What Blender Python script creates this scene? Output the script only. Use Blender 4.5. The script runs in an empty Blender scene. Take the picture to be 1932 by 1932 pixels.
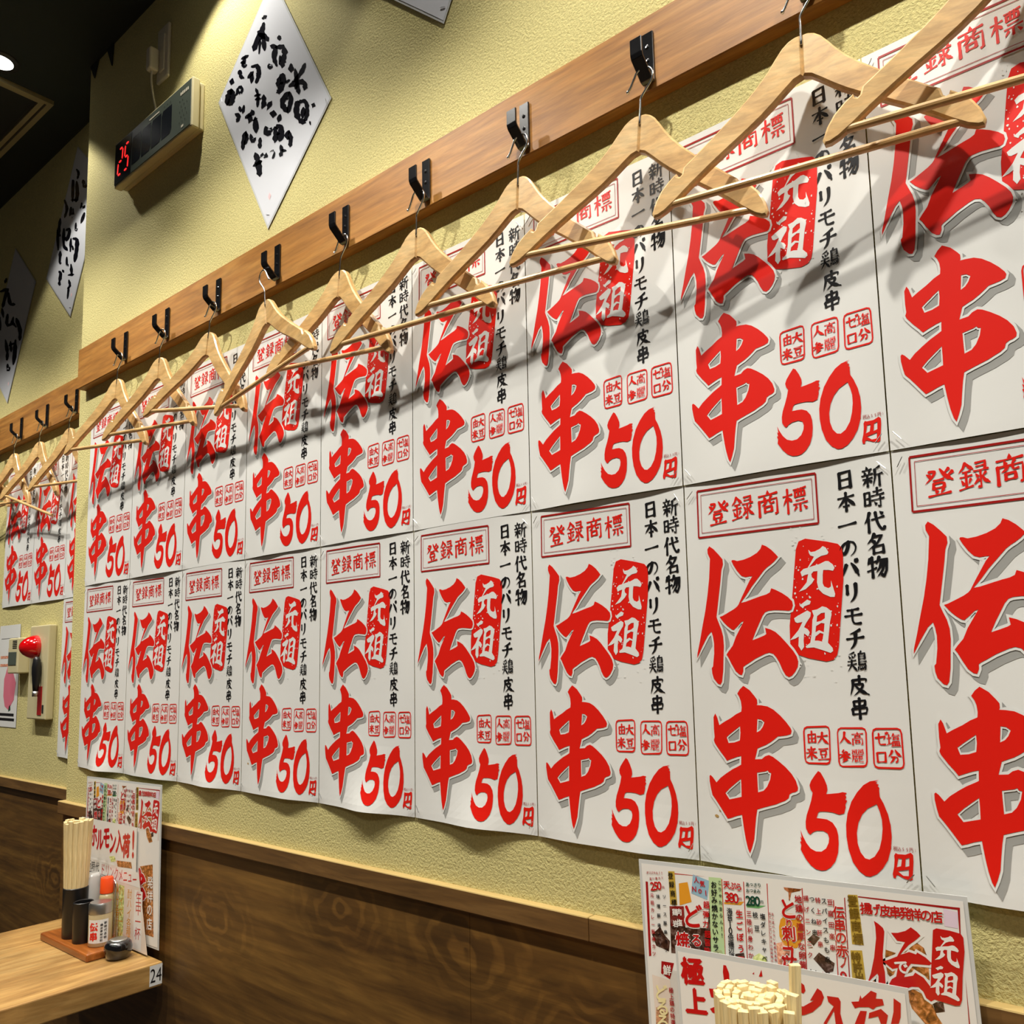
import bpy, bmesh, math, random
from mathutils import Vector, Matrix
from mathutils.geometry import tessellate_polygon
S = bpy.context.scene
COL = S.collection
rnd = random.Random(7)
# ---------------------------------------------------------------- camera, world, light, exposure
W = 0.2324664                  # pitch of the posters along the wall
VSC = 0.42/1.414               # height of one sheet unit
cam = bpy.data.cameras.new('camera'); camo = bpy.data.objects.new('camera', cam); COL.objects.link(camo)
cam.sensor_width = 36.0; cam.sensor_fit = 'HORIZONTAL'
cam.lens = 29.139015597657995; cam.shift_x = -0.0397751964; cam.shift_y = 0.0452209084
cam.clip_start = 0.02
def look(yaw, pitch, roll):
    a, b, c = (math.radians(v) for v in (yaw, pitch, roll))
    fw = Vector((math.sin(a)*math.cos(b), math.cos(a)*math.cos(b), math.sin(b)))
    rt = fw.cross(Vector((0, 0, 1))).normalized(); up = rt.cross(fw)
    r2 = rt*math.cos(c) + up*math.sin(c); u2 = -rt*math.sin(c) + up*math.cos(c)
    return Matrix((r2, u2, -fw)).transposed().to_4x4()
camo.matrix_world = Matrix.Translation((2.0986626, -0.8362488, 1.2607533)) @ look(-38.758128, 6.732461, -1.415397)
S.camera = camo
wd = bpy.data.worlds.new('world'); S.world = wd; wd.use_nodes = True
bg = wd.node_tree.nodes['Background']; bg.inputs[0].default_value = (1.0, 0.93, 0.8, 1); bg.inputs[1].default_value = 0.04
S.view_settings.view_transform = 'Standard'; S.view_settings.look = 'None'; S.view_settings.gamma = 1
S.view_settings.use_curve_mapping = False
S.view_settings.exposure = 0.0
DOWN_LAMPS = [(-0.25, -0.165), (0.61, -0.165), (1.47, -0.165), (2.33, -0.165)]            # downlights close to the wall
WASH_LAMPS = [(-0.95, -0.65), (-0.10, -0.65), (0.75, -0.65), (1.60, -0.65), (2.45, -0.65), (3.3, -0.65)]   # row over the tables
ROOM_LAMPS = [(-1.0, -1.3), (0.3, -2.0), (1.6, -2.0), (2.9, -2.0)]                         # row over the aisle
DOWN_W, WASH_W, ROOM_W = 18.0, 82.0, 30.0
LIGHT_COL = (1.0, 0.955, 0.865)
CEIL = 2.84; REC = 0.09 
# ---------------------------------------------------------------- outlines of the printed characters (sheet coordinates)
DEN = [[[(0.1258,1.1662),(0.1474,1.1538),(0.1737,1.1309),(0.1934,1.1118),(0.1947,1.0921),(0.1848,1.0712),(0.1775,1.0325),(0.1652,0.9784),(0.1546,0.932),(0.1465,0.8972),(0.1575,0.8735),(0.1695,0.8498),(0.1774,0.8225),(0.1787,0.7877),(0.1739,0.7454),(0.1694,0.6993),(0.1607,0.6571),(0.1517,0.6464),(0.1382,0.6494),(0.1174,0.6686),(0.1105,0.688),(0.1091,0.7074),(0.1162,0.7132),(0.1254,0.7615),(0.1271,0.8004),(0.1232,0.8238),(0.1163,0.8435),(0.0955,0.8284),(0.0644,0.7899),(0.0327,0.7452),(0.0351,0.7628),(0.0516,0.8098),(0.0701,0.8684),(0.0883,0.9229),(0.1038,0.9814),(0.1169,1.0439),(0.1231,1.091),(0.1268,1.1185),(0.1153,1.1391),(0.1148,1.1551)]],[[(0.2403,1.1007),(0.2433,1.1051),(0.2541,1.1044),(0.27,1.0994),(0.3024,1.1021),(0.3401,1.1102),(0.3725,1.122),(0.3918,1.1357),(0.4007,1.1503),(0.4208,1.143),(0.4452,1.1278),(0.4643,1.1114),(0.476,1.1),(0.4571,1.0856),(0.4359,1.0739),(0.4226,1.068),(0.4038,1.0571),(0.3705,1.0289),(0.3369,1.0004),(0.3083,0.9714),(0.277,0.9441),(0.3012,0.9469),(0.344,0.9563),(0.3811,0.964),(0.4071,0.9684),(0.4256,0.975),(0.4333,0.9895),(0.4541,0.9828),(0.4832,0.9702),(0.5118,0.954),(0.5303,0.9384),(0.533,0.9236),(0.5255,0.9092),(0.5128,0.9053),(0.4833,0.908),(0.4433,0.9107),(0.4127,0.9093),(0.3971,0.905),(0.3832,0.8924),(0.3629,0.8631),(0.3453,0.8372),(0.3262,0.8057),(0.3538,0.8126),(0.3854,0.8212),(0.3971,0.8265),(0.3927,0.849),(0.4177,0.8427),(0.4422,0.8327),(0.4659,0.8155),(0.4938,0.791),(0.5212,0.7649),(0.5366,0.7447),(0.5425,0.7266),(0.5386,0.7085),(0.525,0.6905),(0.5093,0.6778),(0.4942,0.6731),(0.4799,0.6797),(0.4665,0.698),(0.4536,0.7237),(0.4401,0.7423),(0.426,0.7554),(0.4061,0.7601),(0.3854,0.7559),(0.3377,0.7397),(0.3053,0.725),(0.2835,0.7158),(0.2736,0.7102),(0.273,0.6951),(0.265,0.6808),(0.2519,0.6831),(0.2341,0.6952),(0.2146,0.722),(0.2,0.7451),(0.19,0.756),(0.2018,0.7681),(0.2105,0.7756),(0.225,0.7888),(0.2436,0.8209),(0.2673,0.8508),(0.2879,0.8769),(0.2743,0.8735),(0.2573,0.8607),(0.2347,0.846),(0.224,0.8482),(0.2032,0.8604),(0.1825,0.8765),(0.1631,0.8966),(0.1788,0.8999),(0.2125,0.9122),(0.2405,0.9227),(0.2573,0.9316),(0.266,0.9396),(0.2839,0.9649),(0.3047,0.9926),(0.3282,1.0238),(0.3441,1.0388),(0.3294,1.039),(0.3081,1.0372),(0.2872,1.0434),(0.2672,1.062),(0.2499,1.0845)]]]
KUSHI = [[[(0.2692,0.6421),(0.2764,0.6386),(0.3004,0.6263),(0.3234,0.6053),(0.3347,0.5931),(0.3351,0.579),(0.3318,0.5737),(0.3551,0.573),(0.3839,0.57),(0.4117,0.5594),(0.4433,0.5393),(0.4697,0.5176),(0.489,0.4976),(0.4942,0.4875),(0.4896,0.4765),(0.4707,0.4714),(0.4471,0.4683),(0.4281,0.4666),(0.4132,0.4575),(0.3933,0.4464),(0.3685,0.4351),(0.3437,0.4272),(0.3263,0.4212),(0.3202,0.4053),(0.3111,0.3822),(0.3453,0.3849),(0.3605,0.3949),(0.3801,0.4003),(0.3988,0.3949),(0.426,0.3808),(0.4572,0.3619),(0.4833,0.3413),(0.5022,0.3188),(0.5108,0.2958),(0.5086,0.2856),(0.4967,0.2798),(0.4828,0.2772),(0.4708,0.2714),(0.4651,0.2575),(0.4481,0.2479),(0.4242,0.2401),(0.4049,0.2329),(0.3856,0.2281),(0.3467,0.2184),(0.3122,0.2089),(0.3053,0.1825),(0.2988,0.1475),(0.2921,0.1057),(0.2802,0.077),(0.2687,0.0553),(0.2599,0.0682),(0.25,0.0983),(0.2427,0.1323),(0.2376,0.1632),(0.2343,0.1845),(0.2064,0.1781),(0.1806,0.1698),(0.1599,0.1646),(0.1481,0.1771),(0.1267,0.2002),(0.1027,0.2252),(0.0832,0.2436),(0.0769,0.2647),(0.0711,0.2932),(0.0714,0.3112),(0.0769,0.3151),(0.088,0.3086),(0.1075,0.29),(0.1295,0.3074),(0.1617,0.3252),(0.1935,0.3412),(0.2247,0.3534),(0.2402,0.3602),(0.2426,0.3913),(0.2196,0.3867),(0.1912,0.3783),(0.1677,0.3708),(0.1558,0.3838),(0.1317,0.4061),(0.1075,0.4322),(0.1031,0.4428),(0.1081,0.4539),(0.106,0.4828),(0.1066,0.5264),(0.1166,0.5404),(0.1251,0.5286),(0.1359,0.4981),(0.16,0.5096),(0.1971,0.5249),(0.2262,0.5398),(0.2531,0.5493),(0.2558,0.5654),(0.2534,0.5867),(0.2461,0.6027),(0.2369,0.6144),(0.2506,0.6295)],[(0.2431,0.4975),(0.2438,0.4727),(0.2392,0.446),(0.2109,0.4378),(0.1801,0.4349),(0.1715,0.4561),(0.1929,0.4693),(0.2195,0.4844)],[(0.3319,0.5252),(0.3512,0.5233),(0.366,0.5142),(0.3565,0.4972),(0.3434,0.4846),(0.3257,0.4771),(0.3292,0.5034)],[(0.2364,0.31),(0.2367,0.2819),(0.2356,0.2468),(0.2061,0.2406),(0.1727,0.2337),(0.1524,0.2553),(0.1783,0.2747),(0.2101,0.2944)],[(0.3182,0.3363),(0.3613,0.3431),(0.3712,0.3471),(0.3764,0.3405),(0.3872,0.3387),(0.3806,0.315),(0.3643,0.29),(0.3464,0.2751),(0.3193,0.2681),(0.3184,0.3009)]]]
FIVE = [[[(0.6048,0.3565),(0.6157,0.3516),(0.6301,0.3313),(0.6404,0.3109),(0.642,0.2959),(0.636,0.282),(0.6581,0.2844),(0.69,0.2886),(0.7079,0.2928),(0.7252,0.291),(0.7177,0.2846),(0.7221,0.2775),(0.7175,0.2683),(0.725,0.2659),(0.7162,0.2534),(0.7174,0.2446),(0.7098,0.224),(0.688,0.2187),(0.6609,0.224),(0.6332,0.2249),(0.6051,0.2233),(0.5967,0.2191),(0.5891,0.2004),(0.6112,0.2007),(0.6351,0.1996),(0.6582,0.1911),(0.6743,0.1732),(0.6805,0.153),(0.6814,0.1265),(0.6777,0.0967),(0.6656,0.069),(0.6463,0.0493),(0.6255,0.0376),(0.6054,0.0345),(0.5815,0.0363),(0.5581,0.0458),(0.5352,0.0644),(0.5128,0.0924),(0.516,0.1063),(0.5107,0.118),(0.517,0.1186),(0.5121,0.1348),(0.5191,0.1294),(0.5139,0.1562),(0.5228,0.1388),(0.5394,0.1161),(0.5585,0.0999),(0.5822,0.0926),(0.6064,0.0941),(0.6273,0.1066),(0.6388,0.1255),(0.6413,0.1406),(0.6354,0.1549),(0.616,0.1615),(0.5877,0.1597),(0.571,0.1537),(0.5581,0.1444),(0.5483,0.1502),(0.5393,0.1645),(0.539,0.1857),(0.5448,0.2074),(0.5572,0.2327),(0.5682,0.2578),(0.5756,0.2825),(0.5663,0.2941),(0.5633,0.3076),(0.5706,0.3217),(0.5885,0.341)]]]
ZERO = [[[(0.8618,0.3405),(0.8445,0.3337),(0.8556,0.3329),(0.8478,0.3281),(0.8605,0.326),(0.8545,0.3198),(0.8615,0.3159),(0.86,0.3072),(0.8608,0.287),(0.8738,0.2678),(0.8892,0.2346),(0.8971,0.201),(0.8985,0.1641),(0.8923,0.1267),(0.8783,0.0912),(0.8559,0.0633),(0.8321,0.0436),(0.8054,0.0334),(0.7868,0.0342),(0.7617,0.0472),(0.7374,0.0736),(0.7216,0.1128),(0.7152,0.1503),(0.7153,0.1885),(0.7234,0.2245),(0.7422,0.2641),(0.7678,0.2953),(0.7966,0.3206),(0.824,0.3339)],[(0.8469,0.263),(0.8568,0.2406),(0.8637,0.2153),(0.8641,0.1867),(0.8584,0.1547),(0.8464,0.1222),(0.8258,0.0972),(0.8044,0.0864),(0.7878,0.089),(0.7705,0.106),(0.7597,0.134),(0.7586,0.1659),(0.7671,0.1987),(0.7847,0.2263),(0.809,0.2471)]]]
YEN = [[[(0.9033,0.108),(0.9093,0.1156),(0.918,0.1128),(0.9466,0.1138),(0.9684,0.1216),(0.9767,0.1154),(0.9766,0.0959),(0.9718,0.062),(0.9681,0.0393),(0.959,0.0355),(0.9364,0.0399),(0.9123,0.0483),(0.9068,0.0463),(0.9042,0.0376),(0.8953,0.038),(0.8928,0.0504),(0.9,0.0709),(0.9038,0.0939)],[(0.9187,0.0997),(0.9329,0.0997),(0.9273,0.0767),(0.9108,0.0721)],[(0.9472,0.1012),(0.9617,0.1055),(0.9595,0.0801),(0.9432,0.0756)],[(0.9134,0.0605),(0.9567,0.0687),(0.9549,0.049),(0.9336,0.0479)]]]
STAMP = [[[(0.6093,1.1547),(0.7052,1.1366),(0.7543,1.1248),(0.7708,1.1104),(0.7742,1.0809),(0.7681,0.997),(0.7493,0.8911),(0.7299,0.7777),(0.7205,0.7475),(0.7033,0.731),(0.6709,0.7252),(0.5907,0.7376),(0.5296,0.754),(0.5136,0.7644),(0.5086,0.7818),(0.5111,0.8528),(0.5287,0.9393),(0.5475,1.0416),(0.5624,1.1202),(0.5772,1.147)]]]
GANSO = [[[(0.6214,1.1144),(0.6312,1.1052),(0.6503,1.106),(0.6747,1.1139),(0.6871,1.122),(0.7006,1.1155),(0.7118,1.0985),(0.7056,1.0917),(0.6772,1.0884),(0.6529,1.0792),(0.6196,1.0524),(0.6318,1.0552),(0.6655,1.0602),(0.6944,1.0691),(0.7083,1.0681),(0.7259,1.0562),(0.734,1.0431),(0.7263,1.0336),(0.7058,1.0378),(0.6826,1.0392),(0.6787,1.0215),(0.6764,0.9928),(0.6825,0.9817),(0.7006,0.9753),(0.7126,0.98),(0.7144,1.0014),(0.7198,0.9832),(0.7288,0.9542),(0.7257,0.9437),(0.7073,0.9446),(0.6757,0.9569),(0.656,0.9741),(0.6509,0.9978),(0.6565,1.0373),(0.6375,1.0367),(0.6272,1.0282),(0.6287,1.0172),(0.64,1.0093),(0.6269,0.9956),(0.5967,0.9772),(0.5646,0.9697),(0.5827,0.9834),(0.6034,1.0005),(0.6129,1.0291),(0.5959,1.0265),(0.5834,1.0218),(0.5775,1.0386),(0.5929,1.0487),(0.6123,1.0511),(0.6308,1.0717),(0.645,1.0882),(0.6278,1.0938),(0.6224,1.1033)]],[[(0.5632,0.9223),(0.5783,0.9289),(0.6009,0.9406),(0.6171,0.9344),(0.6115,0.9238),(0.5846,0.9177),(0.5792,0.9107),(0.5677,0.9184)]],[[(0.5342,0.8777),(0.5454,0.8828),(0.5755,0.8945),(0.5978,0.9027),(0.6139,0.8948),(0.6103,0.8805),(0.5895,0.8595),(0.5787,0.8453),(0.5949,0.8376),(0.6035,0.8266),(0.5952,0.8124),(0.5769,0.8237),(0.5725,0.7984),(0.5731,0.7767),(0.56,0.7643),(0.5469,0.7808),(0.5519,0.8134),(0.5343,0.8065),(0.5094,0.8016),(0.5252,0.8141),(0.5513,0.8352),(0.5729,0.8637),(0.5485,0.8608),(0.539,0.8648)]],[[(0.6192,0.9018),(0.6432,0.9045),(0.6675,0.9142),(0.6858,0.9099),(0.7056,0.8966),(0.7068,0.8841),(0.6978,0.8595),(0.6903,0.8242),(0.6827,0.7889),(0.7019,0.7709),(0.7034,0.7603),(0.6913,0.7541),(0.6551,0.7646),(0.6182,0.7741),(0.5848,0.7729),(0.5804,0.7784),(0.6029,0.7906),(0.613,0.8263),(0.6189,0.8693),(0.6263,0.8835)],[(0.6412,0.8812),(0.6609,0.8912),(0.6774,0.8923),(0.6757,0.8728),(0.6587,0.8644),(0.6372,0.8615)],[(0.6337,0.8473),(0.6581,0.8573),(0.6729,0.855),(0.6671,0.8249),(0.6466,0.8326),(0.6296,0.8259)],[(0.6284,0.8115),(0.6506,0.8235),(0.6652,0.8196),(0.6574,0.793),(0.639,0.797),(0.6239,0.7973)]]]
FRAME = [(0.0724,1.3841),(0.6765,1.3798),(0.6753,1.2034),(0.0694,1.2031)]
TXT = [('登',0.1798,1.2878,0.1174,'r'),('録',0.3126,1.294,0.1174,'r'),('商',0.4432,1.2971,0.1174,'r'),('標',0.5734,1.2956,0.1174,'r'),('日',0.8041,1.3407,0.0881,'k'),('本',0.8036,1.2648,0.0881,'k'),('一',0.8018,1.1863,0.0881,'k'),('の',0.799,1.1075,0.0881,'k'),('パ',0.8004,1.0332,0.0881,'k'),('リ',0.8006,0.9557,0.0881,'k'),('モ',0.8015,0.8755,0.0881,'k'),('チ',0.8026,0.7988,0.0881,'k'),('鶏',0.8028,0.7225,0.0881,'k'),('皮',0.8055,0.6436,0.0881,'k'),('串',0.802,0.5695,0.0881,'k'),('新',0.9206,1.3383,0.0922,'k'),('時',0.9208,1.2646,0.0922,'k'),('代',0.9185,1.1847,0.0922,'k'),('名',0.9187,1.1117,0.0922,'k'),('物',0.9175,1.0346,0.0922,'k'),('大',0.6314,0.4663,0.0545,'r'),('豆',0.633,0.4135,0.0545,'r'),('由',0.584,0.4685,0.0545,'r'),('来',0.5796,0.415,0.0545,'r'),('高',0.784,0.4702,0.0545,'r'),('麗',0.7809,0.4128,0.0545,'r'),('人',0.7303,0.4713,0.0545,'r'),('参',0.7251,0.4102,0.0545,'r'),('塩',0.932,0.4698,0.0545,'r'),('分',0.9318,0.4175,0.0545,'r'),('ゼ',0.8821,0.4715,0.0545,'r'),('ロ',0.8789,0.4136,0.0545,'r')]
BOXES = [[(0.5458,0.504),(0.6679,0.5105),(0.6639,0.379),(0.5459,0.3776)],[(0.6971,0.5046),(0.825,0.5083),(0.8203,0.3782),(0.6958,0.3732)],[(0.8454,0.5067),(0.9687,0.5103),(0.9703,0.3789),(0.8433,0.3758)]]
TAX = (0.9436,0.1296)
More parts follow.
